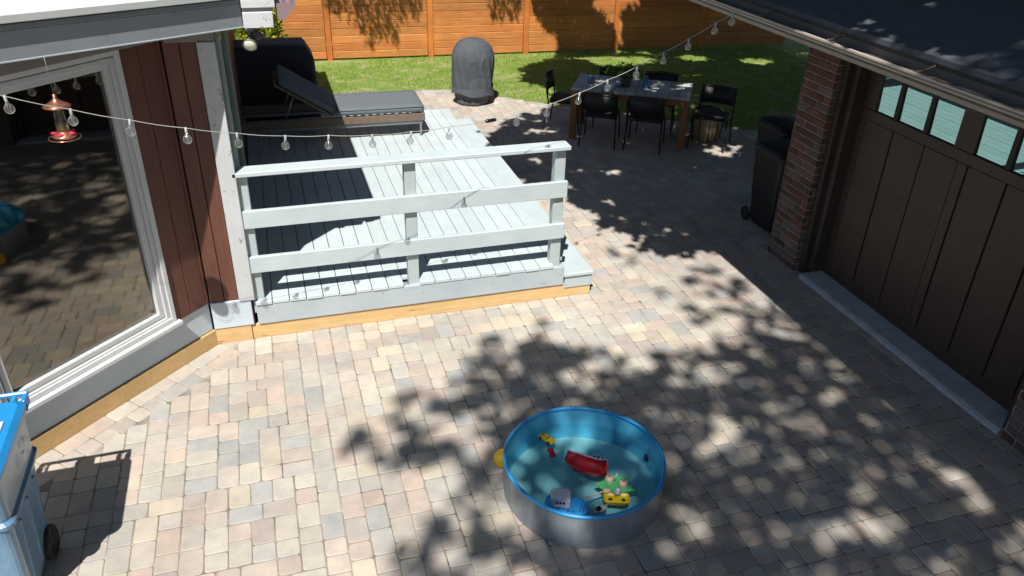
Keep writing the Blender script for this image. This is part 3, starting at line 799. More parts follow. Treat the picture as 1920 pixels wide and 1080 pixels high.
def car(name, label, x, y, rz, mat, L=.085, z=WL):
    t = thing(name, label, 'toy car', (x, y, z-.012), rz, 'toy cars in the pool')
    wd = L*.44
    def sec(xx, zt, wv): return [Vector((xx, -wv/2, .006)), Vector((xx, -wv/2, zt*.75)), Vector((xx, -wv*.42, zt)), Vector((xx, wv*.42, zt)), Vector((xx, wv/2, zt*.75)), Vector((xx, wv/2, .006))]
    q = MB(); q.loft([sec(-L/2, .014, wd*.85), sec(-L*.46, .020, wd), sec(-L*.2, .022, wd), sec(-L*.12, .022, wd), sec(L*.22, .022, wd), sec(L*.45, .018, wd), sec(L/2, .012, wd*.85)], smooth=False)
    q.loft([sec(-L*.38, .018, wd*.8), sec(-L*.26, .034, wd*.72), sec(L*.05, .035, wd*.72), sec(L*.18, .020, wd*.8)], smooth=False)
    q.build('body', mat, t)
    MB().box((L*.07, -wd*.32, .026), (L*.135, wd*.32, .0305), (1, 1, 1)).build('windscreen', M['dark'], t)
    MB().box((-L*.36, -wd*.3, .024), (-L*.29, wd*.3, .029), (1, 1, 1)).build('rear_window', M['dark'], t)
    for sx in (-.3, .3):
        for sy in (-1, 1):
            MB().lathe([(.0005, -.004), (L*.10, -.004), (L*.10, .004), (.0005, .004)], 14, mat=T((L*sx, sy*wd*.47, .008), 0, R(90))).build('wheel', M['rubber'], t)
    return t
car('toy_car', 'small yellow toy car with dark windows in the pool', 1.60, 4.075, R(-58), M['yellow'], .125)
car('toy_car', 'small red toy car in the pool, next to the yellow one', 1.585, 3.925, R(-92), M['red'], .085)

# red boat lying on its side
def hull(L, W_, D, bow=.28, n=9):
    rings = []
    for i in range(n):
        t = i/(n-1); x = -L/2+L*t; stn = .80+.20*min(1, t/.3)
        wv = stn*W_/2*(1-max(0, (t-1+bow)/bow)**2*.96); dd = D*(1+.42*max(0, (t-.5)/.5)**2+.30*max(0, (.3-t)/.3)**2); kz = .0+.55*D*max(0, (t-.55)/.45)**2+.18*D*max(0, (.3-t)/.3)
        rings.append([Vector((x, -wv, dd)), Vector((x, -wv*.96, dd*.55)), Vector((x, -wv*.7, kz+.1*D)), Vector((x, 0, kz)), Vector((x, wv*.7, kz+.1*D)), Vector((x, wv*.96, dd*.55)), Vector((x, wv, dd))])
    return rings
t = thing('toy_boat', 'red toy boat floating on its side in the middle of the pool', 'toy boat', (1.745, 3.72, WL+.028), R(-40))
RB = T((0, 0, 0), R(180), R(68), 0) @ Matrix.Translation((0, 0, -.055))
def tr(rings, m): return [[m @ p for p in r] for r in rings]
MB().loft(tr(hull(.285, .155, .085, .45), RB), smooth=True).build('hull', M['red'], t)
q = MB()
hr = hull(.285, .155, .085, .45)
for sd in (0, 6): q.tube([RB @ (r[sd]+Vector((0, 0, .002))) for r in hr], .0055, 8)
q.tube([RB @ hr[0][0], RB @ hr[0][6]], .005, 8)
q.build('gunwale', M['whitep'], t)
q = MB(); q.box((-.11, -.06, .086), (.03, .06, .096), (1, 1, 1), mat=RB).box((-.13, -.045, .094), (-.03, .045, .135), (1, 1, 1), ch=.012, mat=RB); ob = q.build('cabin', M['whitep'], t)
for xx in (-.11, -.08, -.05):
    for sy in (-1, 1): MB().box((xx-.008, sy*.0455-.001, .108), (xx+.008, sy*.0455+.001, .124), (1, 1, 1), ch=0, mat=RB).build('window', M['dark'], ob)
for xx in (-.12, ):
    MB().box((-.142, -.055, .04), (-.156, .055, .088), (1, 1, 1), ch=.006, mat=RB).build('transom', M['red'], t)

# blue and white ferry at the near wall
t = thing('toy_ferry', 'bright blue toy boat with a white box cabin against the near pool wall', 'toy boat', (1.50, 3.405, WL-.015), R(-32))
def platf(L, W_, z0, z1, m=Matrix.Identity(4)):
    pts = [(-L*.5, -W_*.22), (-L*.38, -W_*.5), (L*.30, -W_*.5), (L*.47, -W_*.28), (L*.5, 0), (L*.47, W_*.28), (L*.30, W_*.5), (-L*.38, W_*.5), (-L*.5, W_*.22)]
    rings = [[m @ Vector((x*.88, y*.85, z0)) for x, y in pts], [m @ Vector((x*.97, y*.97, z0+(z1-z0)*.4)) for x, y in pts], [m @ Vector((x, y, z1)) for x, y in pts], [m @ Vector((x*.96, y*.93, z1+.003)) for x, y in pts], [m @ Vector((x*.93, y*.88, z1-.012)) for x, y in pts]]
    return rings
hh = MB().loft(platf(.28, .15, -.01, .05), smooth=False).build('hull', M['bluep'], t)
dkb = basic('darker_blue', (.02, .16, .45), .4, bmp=0)
for xx in (-.105, .085, .105): MB().box((xx, -.04, .040), (xx+.006, .04, .046), (1, 1, 1), ch=.001).build('deck_bench', dkb, hh)
for xx in (-.05, .02, .05): MB().lathe([(.001, .05), (.010, .05), (.012, .038)], 10, (xx, -.052, 0)).build('deck_knob', dkb, hh)
cm = T((-.045, .012, .048), R(8))
q = MB(); rings = []
for z, sx, sy in ((0, .064, .048), (.055, .064, .050), (.072, .058, .045), (.078, .045, .035)):
    rings.append([cm @ Vector((x, y, z)) for x, y in rrect(-sx, sx, -sy, sy, .012, 3)])
cb = q.loft(rings, smooth=False).build('cabin', M['whitep'], t)
for xx in (-.020, .002, .024):
    MB().box((xx-.007, -.0512, .030), (xx+.007, -.049, .046), (1, 1, 1), ch=0, mat=cm).build('window', M['dark'], cb)
    MB().box((xx-.007, .049, .030), (xx+.007, .0512, .046), (1, 1, 1), ch=0, mat=cm).build('window', M['dark'], cb)
for yy in (-.022, .0, .022): MB().box((.0625, yy-.006, .034), (.0655, yy+.006, .048), (1, 1, 1), ch=0, mat=cm).build('window', M['dark'], cb)

# green leaf shaped toy with two cream round pots, on a yellow tray
t = thing('toy_boat', 'green toy raft with two cream knobs over a yellow base near the pool edge', 'toy boat', (1.87, 3.50, WL-.008), R(-25))
pts = [(-.13, -.01), (-.08, -.055), (0, -.07), (.08, -.05), (.14, -.03), (.09, .02), (.07, .075), (.01, .10), (-.05, .08), (-.075, .03)]
MB().loft([[Vector((x*.8, y*.8, .0)) for x, y in pts], [Vector((x, y, .03)) for x, y in pts], [Vector((x*.9, y*.9, .032)) for x, y in pts], [Vector((x*.8, y*.8, .018)) for x, y in pts]], smooth=False).build('hull', M['green'], t)
for (x, y) in ((-.035, .035), (.055, .005)):
    k = MB().lathe([(.026, .02), (.030, .045), (.026, .060), (.001, .064)], 18, (x, y, 0)).build('knob', M['cream'], t)
    MB().sphere((x, y, .066), .010, 10, 6, (1, 1, .5)).build('knob_centre', basic('orange_dot', (.75, .2, .05), bmp=0), k)
MB().tube([(0, .045, .03), (.012, .05, .085)], [.006, .003], 8).build('mast', M['whitep'], t)
t2 = thing('toy_tray', 'yellow toy tray with black holes under the green raft', 'toy', (1.845, 3.405, WL-.03), R(-20))
MB().loft([[Vector((x, y, 0)) for x, y in rrect(-.075, .075, -.035, .035, .02)], [Vector((x, y, .03)) for x, y in rrect(-.085, .085, -.045, .045, .02)], [Vector((x, y, .018)) for x, y in rrect(-.07, .07, -.03, .03, .015)]], smooth=False).build('tray', M['yellow'], t2)
for xx in (-.04, .045): MB().lathe([(.001, .022), (.013, .022), (.015, .015)], 12, (xx, -.005, 0)).build('hole', M['dark'], t2)
t3 = thing('toy_boat', 'tiny grey and white toy boat lying between the blue boat and the yellow tray', 'toy boat', (1.70, 3.33, WL-.008), R(15))
MB().loft(hull(.11, .045, .024), smooth=True).build('hull', basic('pale_grey_plastic', (.45, .48, .48), .4, bmp=0), t3)
MB().box((-.03, -.014, .024), (.0, .014, .044), (1, 1, 1)).build('cabin', M['dark'], t3); MB().box((.006, -.012, .024), (.03, .012, .036), (1, 1, 1)).build('cabin_roof', M['cream'], t3)
t4 = thing('toy_spoon', 'cream plastic spoon leaning across the toys at the near pool edge', 'toy', (1.70, 3.455, WL+.004), R(3))
MB().tube([(-.07, 0, .0), (.02, 0, .012), (.075, .004, .016)], [.005, .0055, .006], 8).build('handle', M['cream'], t4)
MB().sphere((.10, .004, .016), .022, 12, 8, (1.2, .85, .45)).build('bowl', M['cream'], t4)
t5 = thing('toy_diver', 'small pale blue round toy on top of the yellow tray by the spoon', 'toy', (1.86, 3.425, WL+.008), R(20))
MB().sphere((0, 0, .02), .024, 14, 8, (1.1, .9, .8)).build('body', basic('pale_blue_plastic', (.30, .45, .55), .3, bmp=0), t5)
MB().lathe([(.010, .0), (.017, .014), (.001, .02)], 12, (.0, .0, .034)).build('cap', M['whitep'], t5)
# yellow ball behind the pool
bl_ = thing('toy_bucket', 'yellow plastic toy half hidden behind the left side of the pool', 'toy', (1.268, 4.05, 0), 0)
MB().lathe([(.001, .115), (.03, .11), (.052, .09), (.064, .06), (.062, .03), (.05, .004), (.001, .003)], 28).build('body', M['yellow'], bl_)
MB().tube([(-.03, .02, .106), (-.01, .01, .125), (.02, .0, .125), (.035, -.01, .103)], .006, 8).build('handle', M['yellow'], bl_)

# ================================================================== RECYCLING BIN (left edge)
rb = thing('recycling_bin', 'large blue recycling bin on wheels in front of the picture window', 'bin', (-1.80, 3.86, 0))
def bring(hx, hy, z, r=.05, oy=0): return [Vector((x, y+oy, z)) for x, y in rrect(-hx, hx, -hy, hy, r, 4)]
MB().loft([bring(.215, .24, .06, .05, -.02), bring(.225, .25, .10, .05, -.02), bring(.262, .305, .66, .05, -.005), bring(.285, .325, .675, .05), bring(.287, .328, .70, .05), bring(.270, .31, .715, .05), bring(.282, .33, .945, .05), bring(.292, .345, .955, .04), bring(.292, .345, .985, .04), bring(.27, .32, .985, .04)], smooth=False).build('body', M['bincol'], rb)
q = MB()
for yy, hz_ in ((-.17, .60), (.0, .60), (.17, .60)):
    q.loft([[Vector((.212+.000, yy-.01, .12)), Vector((.232, yy-.006, .12)), Vector((.232, yy+.006, .12)), Vector((.212, yy+.01, .12))], [Vector((.25, yy-.01, hz_)), Vector((.270, yy-.006, hz_)), Vector((.270, yy+.006, hz_)), Vector((.25, yy+.01, hz_))]], smooth=False)
q.build('rib', M['bincol'], rb)
lid = MB().loft([bring(.285, .335, .987, .05, -.01), bring(.300, .350, .989, .05, -.01), bring(.302, .352, 1.012, .05, -.01), bring(.275, .32, 1.035, .06, -.01), bring(.15, .2, 1.05, .05, -.01), bring(.02, .03, 1.052, .01, -.01)], smooth=False).build('lid', M['lid'], rb)
MB().box((.10, -.02, 1.040), (.24, .12, 1.0475), (1, 1, 1)).build('sticker', M['whitep'], lid)
q = MB(); q.box((-.29, .415, .985), (.29, .440, 1.015), (1, 1, 1), ch=.008)
for xx in (-.29, -.05, .0, .265): q.box((xx, .335, .945), (xx+.025 if xx != -.05 else xx+.11, .416, 1.010), (1, 1, 1), ch=.004)
q.box((.205, .335, .965), (.232, .416, 1.0), (1, 1, 1)); q.box((-.24, .335, .965), (-.225, .416, 1.0), (1, 1, 1)); q.box((-.29, .336, .935), (.29, .355, .985), (1, 1, 1))
q.build('handle', M['lid'], rb)
# faded white mark of arrows and lettering strokes on the side
MARK = basic('faded_white_print', (.38, .42, .45), .5, .3, 60, bmp=0)
def stroke(pts, wd):
    q = MB()
    for a, b2 in zip(pts[:-1], pts[1:]):
        a = Vector(a); b2 = Vector(b2); d = (b2-a).normalized(); nn = Vector((-d.y, d.x))*wd/2
        def P3(p): z = p.y; return Vector((.2785+(z-.715)*.052+.0035, p.x, z))
        q.add([P3(a-nn), P3(b2-nn), P3(b2+nn), P3(a+nn)], [(0, 1, 2, 3)])
    q.build('side_mark', MARK, rb)
for k in range(3):
    a0 = R(90+120*k); pts = [(.16+.045*math.cos(a0+R(t_)), .84+.045*math.sin(a0+R(t_))) for t_ in (10, 45, 80)]
    stroke(pts, .016)
for j, yy in enumerate((.02, .045, .07)):
    stroke([(yy, .80), (yy, .87)], .006)
    stroke([(yy, .80+.03*(j % 2)), (yy+.016, .80+.03*(j % 2))], .006)
for sx in (-1, 1):
    wh = MB().lathe([(.001, -.02), (.03, -.022), (.045, -.016), (.085, -.018), (.098, -.022), (.105, -.012), (.105, .012), (.098, .022), (.085, .018), (.045, .016), (.03, .022), (.001, .02)], 28, mat=T((sx*.238, .15, .105), 0, 0, R(90))).build('wheel', M['rubber'], rb)
    q = MB()
    for k in range(5):
        a = R(72*k); q.box((.03, -.008, .017), (.088, .008, .024), (1, 1, 1), mat=T((sx*.238, .15, .105), 0, 0, R(90)) @ Matrix.Rotation(a, 4, 'Z'))
    q.build('spoke', M['binblack'], wh)
MB().tube([(-.25, .15, .105), (.25, .15, .105)], .012, 10).build('axle', M['steel'], rb)

# ================================================================== BLACK BINS behind the brick pier
def black_bin(name, label, x, y, rz, s=1.0, col='binblack'):
    t = thing(name, label, 'bin', (x, y, 0), rz, 'black bins behind the brick pier')
    S = lambda hx, hy, z, r=.09: [Vector((p.x*s, p.y*s, z*s)) for p in bring(hx, hy, z, r)]
    MB().loft([S(.20, .22, .04), S(.215, .24, .08), S(.25, .29, .90), S(.262, .305, .91), S(.262, .305, .945)], smooth=False).build('body', M[col], t)
    MB().loft([S(.265, .31, .947), S(.275, .32, .95), S(.268, .314, .972), S(.24, .285, 1.0), S(.17, .21, 1.022, .08), S(.05, .08, 1.032, .03)], smooth=False).build('lid', M[col], t)
    for sx in (-1, 1):
        if y > 7.4: break
        MB().lathe([(.001, -.018), (.085, -.02), (.1, -.012), (.1, .012), (.085, .02), (.001, .018)], 22, mat=T((sx*.222*s, .262*s, .085), 0, 0, R(90)) @ Matrix.Scale(.8, 4)).build('wheel', M['rubber'], t)
    MB().tube([(-.22*s, .34*s, .93*s), (.22*s, .34*s, .93*s)], .012, 8).build('handle', M[col], t)
black_bin('wheeled_bin', 'black wheeled bin standing at the patio side of the brick pier', 5.372, 7.035, R(0), .95)
black_bin('wheeled_bin', 'taller black wheeled bin half hidden behind the first one', 5.80, 7.66, R(0), 1.0)

# ================================================================== COVERED GRILLS
def cover(name, label, loc, rz, prof, mat, folds=9, amp=.02, n=144, sq=1.0, arches=(), seed=1):
    """fabric cover: rings with folds that deepen towards the hem, and raised arch-shaped creases"""
    rr = random.Random(seed); t = thing(name, label, 'grill', loc, rz)
    ph = [rr.uniform(0, 6.28) for _ in range(6)]
    fine = []
    for i in range(len(prof)-1):
        k_ = max(1, int((Vector(prof[i+1])-Vector(prof[i])).length/.014))
        for k in range(k_): fine.append(tuple(prof[i][j]+(prof[i+1][j]-prof[i][j])*k/k_ for j in range(3)))
    fine.append(prof[-1]); rings = []; top = prof[-1][2]
    for (hx, hy, z) in fine:
        ring = []; dpt = 1-z/top
        for k in range(n):
            a = 2*math.pi*k/n; ca, sa = math.cos(a), math.sin(a)
            e = sq; ux = math.copysign(abs(ca)**e, ca); uy = math.copysign(abs(sa)**e, sa)
            f = amp*(.25+dpt)*(math.sin(folds*a+ph[0]+z*3)*.5+math.sin((folds//2)*a+ph[1]-z*5)*.6+.4*math.sin(17*a+ph[2]+z*9))
            f += amp*.2*math.sin(4*a+z*9+ph[4])*math.sin(z*7+ph[5])
            f *= min(1, (top-z)*6)
            for (a0, z0, aw, ah, st_) in arches:
                da = (a-a0+math.pi) % (2*math.pi)-math.pi; u_ = da/aw
                if abs(u_) < 1.25:
                    zc = z0+ah*(1-u_*u_) if abs(u_) < 1 else z0
                    d_ = abs(z-zc)/(.028+.03*abs(u_)) if abs(u_) < 1 else 9
                    leg = abs(abs(u_)-1)/.16 if z < z0+.02 and z > z0-ah*.9 else 9
                    f += .62*st_*math.exp(-min(d_, leg)**2)
            ring.append(Vector(((hx+f)*ux, (hy+f)*uy, z)))
        rings.append(ring)
    MB().loft(rings).build('cover', mat, t)
    return t
g = cover('kettle_grill', 'dark grey fabric covered kettle grill standing on the patio by the lawn', (3.23, 12.45, 0), R(10),
      [(.275, .235, .012), (.285, .245, .05), (.27, .24, .10), (.285, .26, .16), (.325, .30, .22), (.33, .31, .30), (.335, .315, .42), (.34, .32, .54), (.345, .33, .66), (.345, .33, .74), (.335, .32, .80), (.305, .29, .88), (.25, .24, .955), (.17, .165, 1.005), (.08, .08, 1.03), (.005, .005, 1.035)], M['cover'], 7, .016, seed=4, arches=[(R(-112), .62, .24, .12, .016), (R(-78), .62, .22, .17, .020), (R(-40), .66, .17, .11, .018), (R(-95), .40, .5, .08, -.010)])
# drooping hem, pleats and the handle bump
q = MB()
rings = []
for i, (f_, z) in enumerate(((1.0, .30), (1.015, .22), (1.03, .15))):
    ring = []
    for k in range(64):
        a = 2*math.pi*k/64
        dz = -.05*math.sin(a+1.0)*(i/2) + .02*math.sin(4*a)*(i/2)
        ring.append(Vector((.338*f_*math.cos(a), .318*f_*math.sin(a), z+dz)))
    rings.append(ring)
q.loft(rings, caps=False); q.build('hem', M['cover'], g)
q = MB().tube([(-.10, -.10, .99), (-.03, -.085, 1.03), (.05, -.05, 1.035), (.09, -.02, 1.01)], [.004, .012, .012, .004], 8)
q.build('handle_fold', M['cover'], g)
for (x, y) in ((.22, .16), (-.2, .16)):
    MB().lathe([(.001, -.015), (.06, -.015), (.07, 0), (.06, .015), (.001, .015)], 18, mat=T((x+.03, y-.1, .07), R(30), R(90))).build('wheel', M['rubber'], g)

g2 = cover('barbecue', 'large boxy barbecue under a black cover in the shade behind the lounger', (.12, 11.55, .37), R(0),
      [(.60, .32, .0), (.60, .32, .1), (.595, .315, .35), (.59, .31, .60), (.58, .305, .735), (.57, .30, .76), (.50, .29, .845), (.47, .28, .872), (.30, .2, .885), (.01, .01, .887)], M['coverb'], 8, .012, sq=.16, seed=9)
g2.location.z = 0; g2.scale = (1, 1, 1.47)

# ================================================================== LOUNGER
lg = thing('sun_lounger', 'brown wicker sun lounger with charcoal cushion and raised back on the deck', 'sun lounger', (.75, 10.32, DZ), R(-1.5))
q = MB(); HY = .36; X0, X1 = -1.15, 1.20
q.box((X0, -HY, .205), (X1, -HY+.04, .315), (1, 1, 1), ch=.012); q.box((X0, HY-.04, .205), (X1, HY, .315), (1, 1, 1), ch=.012)
q.box((X1-.04, -HY+.041, .205), (X1, HY-.041, .315), (1, 1, 1), ch=.012); q.box((X0, -HY+.041, .205), (X0+.04, HY-.041, .315), (1, 1, 1), ch=.012)
q.build('frame', M['wicker'], lg)
q = MB()
for k in range(13):
    xx = .0+k*.095; q.box((xx, -HY+.02, .316), (xx+.055, HY-.02, .328), (1, 1, 1), ch=.003)
q.build('slats', M['whitep'], lg)
q = MB()
for sy in (-1, 1): q.box((X0+.06, sy*(HY-.035)-.014, .165), (X1-.03, sy*(HY-.035)+.014, .204), (1, 1, 1))
q.box((X1-.055, -HY+.05, .165), (X1-.03, HY-.05, .204), (1, 1, 1)); q.build('subframe', M['steel'], lg)
for xx in (X0+.08, X1-.055):
    for sy in (-1, 1): MB().box((xx-.014, sy*(HY-.035)-.014, .0), (xx+.014, sy*(HY-.035)+.014, .164), (1, 1, 1)).build('leg', M['steel'], lg)
def cushion(L_, W_, t_, m):
    rings = []
    for dz, ins in ((0, .025), (.012, .006), (t_*.5, 0), (t_-.012, .006), (t_, .025), (t_+.008, .12)):
        rings.append([m @ Vector((x, y, dz)) for x, y in rrect(ins, L_-ins, -W_/2+ins, W_/2-ins, max(.02, .06-ins), 5)])
    return rings
q = MB().loft(cushion(1.20, .76, .075, T((.0, 0, .33)))); cu = q.build('cushion', M['cushion'], lg)
q = MB()
for sy in (-1, 1): q.tube([(.03, sy*.378, .40), (1.17, sy*.378, .40)], .006, 6)
q.build('piping', M['cushion'], cu)
MB().loft(cushion(.80, .76, .075, T((.06, 0, .345), R(180), 0, R(-33)))).build('back_cushion', M['cushion'], lg)
bm_ = T((.03, 0, .315), R(180), 0, R(-33))
MB().box((0, -.34, -.005), (.80, .34, .025), (1, 1, 1), mat=bm_).build('backrest', M['wicker'], lg)
for sy in (-.3, .3): MB().tube([(-.55, sy, .29), (-.42, sy, .60)], .012, 8).build('back_support', M['steel'], lg)

# ================================================================== TABLE, CHAIRS AND WHAT STANDS ON THE TABLE
TA = math.atan2(-.515, .857)
tb = thing('patio_table', 'rustic patio table with weathered grey top and orange brown legs', 'table', (5.055, 10.33, 0), TA)
q = MB(); n = 11; Lt, Wt = 1.66, .80
for k in range(n):
    x0 = -Lt/2+k*Lt/n; q.box((x0+.003, -Wt/2, .712), (x0+Lt/n-.003, Wt/2, .75+random.uniform(-.002, .002)), jit=.16, ch=.004)
q.build('tabletop', M['tabletop'], tb)
q = MB()
for sy in (-1, 1): q.box((-Lt/2+.10, sy*(Wt/2-.05)-.014, .615), (Lt/2-.10, sy*(Wt/2-.05)+.014, .711))
for sx in (-1, 1): q.box((sx*(Lt/2-.05)-.014, -Wt/2+.10, .615), (sx*(Lt/2-.05)+.014, Wt/2-.10, .711))
q.build('apron', M['tableleg'], tb)
for sx in (-1, 1):
    for sy in (-1, 1): MB().box((sx*(Lt/2-.05)-.045, sy*(Wt/2-.05)-.045, 0), (sx*(Lt/2-.05)+.045, sy*(Wt/2-.05)+.045, .711)).build('leg', M['tableleg'], tb)
CG = 'black chairs round the patio table'
def make_chair(label):
    t = thing('patio_chair', label, 'chair', (0, 0, 0), 0, CG)      # faces +y, back at -y
    q = MB(); rings = []
    for z, ins in ((.425, .03), (.435, .01), (.45, .008), (.457, .03), (.450, .10)):
        rings.append([Vector((x, y, z)) for x, y in rrect(-.235+ins, .235-ins, -.23+ins, .22-ins, .07, 4)])
    q.loft(rings).build('seat', M['seatblack'], t)
    q = MB(); r1, r2 = [], []
    N_ = 10; vs = []
    for i in range(N_+1):
        u = -1+2*i/N_; x = .235*u
        for z, dy in ((.54, 0), (.65, -.02), (.76, -.045)):
            y = -.275+.055*u*u+dy-.0
            vs += [(x, y, z), (x, y-.012, z)]
    fs = []
    for i in range(N_):
        a = i*6; b2 = a+6
        for j in (0, 2):
            fs += [(a+j, b2+j, b2+j+2, a+j+2), (a+j+1, a+j+3, b2+j+3, b2+j+1)]
        fs += [(a, a+1, b2+1, b2), (a+4, b2+4, b2+5, a+5)]
    fs += [(0, 2, 3, 1), (2, 4, 5, 3)]; e = N_*6; fs += [(e, e+1, e+3, e+2), (e+2, e+3, e+5, e+4)]
    q.add(vs, fs, smooth=True); q.build('backrest', M['seatblack'], t)
    q = MB()
    q.tube([(-.24, -.22, .43), (-.245, -.25, .58), (-.24, -.275, .775), (0, -.325, .78), (.24, -.275, .775), (.245, -.25, .58), (.24, -.22, .43)], .012, 8)
    q.tube([(-.235, -.2, .43), (-.235, .21, .43), (.235, .21, .43), (.235, -.2, .43), (-.235, -.2, .43)], .011, 8)
    q.build('frame', M['black'], t)
    for sx in (-1, 1):
        for sy, yy in ((-1, -.22), (1, .2)):
            MB().tube([(sx*.235, yy, .43), (sx*.255, yy+sy*.06, .0)], [.013, .010], 8).build('leg', M['black'], t)
    return t
u = Vector((math.cos(TA), math.sin(TA), 0)); v = Vector((-u.y, u.x, 0)); Tc = Vector((5.055, 10.33, 0))
def seat_pos(a, b2): p = Tc+u*a+v*b2; return (p.x, p.y, 0)
c0 = make_chair('black patio chair at the near side of the table, left one of the two'); c0.location = seat_pos(-.37, -.42); c0.rotation_euler.z = TA
dup(c0, seat_pos(.27, -.40), TA+R(-2), 'black patio chair at the near side, right one of the two', CG)
dup(c0, seat_pos(-.98, .12), TA+R(-90), 'black patio chair at the left end of the table, nearest the covered kettle grill', CG)
dup(c0, seat_pos(.35, .46), TA+R(180), 'black patio chair on the far side of the table behind the blue bottle', CG)
dup(c0, seat_pos(-.33, .50), TA+R(183), 'black patio chair on the far side of the table behind the leafy plant', CG)
dup(c0, (6.04, 9.70, 0), R(140), 'black patio chair pulled away from the right end of the table, turned outwards', CG)
st = thing('drum_table', 'round tan metal drum side table behind the pulled out chair', 'side table', (6.11, 9.95, 0))
MB().lathe([(.17, .0), (.205, .02), (.215, .25), (.205, .41), (.215, .425), (.215, .445), (.20, .448), (.192, .44)], 36).build('body', basic('tan_metal', (.42, .35, .22), .35, .2, 8, metal=.5, bmp=.1), st)
MB().lathe([(.193, .435), (.001, .432)], 36).build('top', M['seatblack'], st)
q = MB()
for k in range(10): a = R(36*k); q.tube([(.21*math.cos(a), .21*math.sin(a), .02), (.222*math.cos(a), .222*math.sin(a), .25), (.212*math.cos(a), .212*math.sin(a), .44)], .006, 6)
q.build('rib', M['black'], st)
# planter and crockery
def foliage(mb, c, rx, rz_, n_, size, rr):
    for _ in range(n_):
        a = rr.uniform(0, 6.283); e = rr.uniform(-.2, 1); rad = rr.uniform(.3, 1)**.5
        p = Vector((c[0]+rx*rad*math.cos(a)*math.sqrt(max(0, 1-e*e*.6)), c[1]+rx*rad*math.sin(a)*math.sqrt(max(0, 1-e*e*.6)), c[2]+rz_*e*rad))
        d = Vector((rr.uniform(-1, 1), rr.uniform(-1, 1), rr.uniform(-.3, 1))).normalized(); s2 = d.cross(Vector((rr.uniform(-1, 1), rr.uniform(-1, 1), rr.uniform(-1, 1)))).normalized()
        L_ = size*rr.uniform(.6, 1.3)
        mb.add([p, p+d*L_*.45+s2*L_*.26, p+d*L_, p+d*L_*.45-s2*L_*.26], [(0, 1, 2, 3)])
rr = random.Random(3)
pl = thing('potted_plant', 'bushy green herb plant in a pot in the middle of the patio table', 'plant', (4.93, 10.32, .75))
MB().lathe([(.001, 0), (.065, 0), (.085, .11), (.092, .115), (.088, .125), (.078, .11), (.001, .10)], 24).build('pot', basic('grey_clay', (.12, .11, .10), .8), pl)
q = MB(); foliage(q, (0, 0, .18), .14, .13, 330, .045, rr); foliage(q, (-.15, .14, .15), .11, .11, 170, .045, rr); foliage(q, (.12, -.03, .15), .12, .11, 190, .045, rr)
q.build('leaves', M['plant'], pl, flip_fix=False)
q = MB()
for k in range(9):
    a = rr.uniform(0, 6.28); q.tube([(0, 0, .1), (.08*math.cos(a), .08*math.sin(a), .22), (.16*math.cos(a), .16*math.sin(a), .30)], [.005, .004, .002], 5)
q.build('stem', M['bark'], pl)
def cup(name, label, loc, prof, mat, cat, rz=0, handle=False):
    t = thing(name, label, cat, loc, rz); MB().lathe(prof, 24).build('body', mat, t)
    if handle: MB().tube([(.035, 0, .02), (.06, 0, .03), (.062, 0, .06), (.036, 0, .072)], .006, 8).build('handle', mat, t)
    return t
cup('mug', 'blue mug with a dark pattern near the left end of the patio table', (4.50, 10.58, .75), [(.001, .004), (.040, 0), (.050, .01), (.052, .10), (.048, .10), (.045, .015), (.001, .012)], M['mug'], 'mug', 0, True)
cup('bowl', 'blue and white bowl in front of the plant on the patio table', (4.80, 10.33, .75), [(.001, .004), (.03, 0), (.06, .03), (.085, .08), (.088, .084), (.080, .08), (.055, .035), (.001, .02)], M['bowl'], 'bowl')
bt = cup('bottle', 'turquoise blue bottle on the patio table, right of the plant', (5.17, 10.17, .75), [(.001, .002), (.036, 0), (.040, .01), (.040, .10), (.034, .12), (.022, .135), (.001, .137)], M['turq'], 'bottle')
MB().lathe([(.020, .135), (.030, .137), (.030, .165), (.001, .168)], 20).build('cap', M['turq'], bt)

# ================================================================== STRING LIGHTS AND FEEDER
W3 = [(-2.20, 4.51, 2.90), (-1.333, 4.791, 2.565), (-1.054, 4.881, 2.447), (-.779, 4.97, 2.339), (-.492, 5.062, 2.239), (-.206, 5.154, 2.154), (.09, 5.249, 2.082), (.374, 5.34, 2.033), (.682, 5.439, 1.98), (.976, 5.533, 1.95), (1.279, 5.631, 1.933), (1.634, 5.744, 1.921), (1.863, 5.818, 1.933), (2.152, 5.911, 1.96), (2.467, 6.012, 2.012), (2.746, 6.101, 2.078)]+[(2.97, 6.025, 2.197), (3.18, 5.988, 2.313), (3.37, 5.944, 2.427), (3.54, 5.845, 2.567), (3.645, 5.792, 2.644), (3.66, 5.75, 2.682)]
sl2 = thing('string_lights', 'string of clear round bulbs hanging from the house eave to the garage gutter', 'string lights', (.65, 5.455, 1.985))
off = Vector((-.65, -5.455, -1.985))
pts = []
for i in range(len(W3)-1):
    a, b2 = Vector(W3[i]), Vector(W3[i+1])
    for k in range(4): p = a.lerp(b2, k/4); pts.append(p-Vector((0, 0, .006*math.sin(math.pi*k/4))))
pts.append(Vector(W3[-1]))
MB().tube([p+off for p in pts], .0024, 6).build('cable', M['cable'], sl2)
rr = random.Random(5)
bulb_pts = [W3[i] for i in range(1, 21) if i != 11]
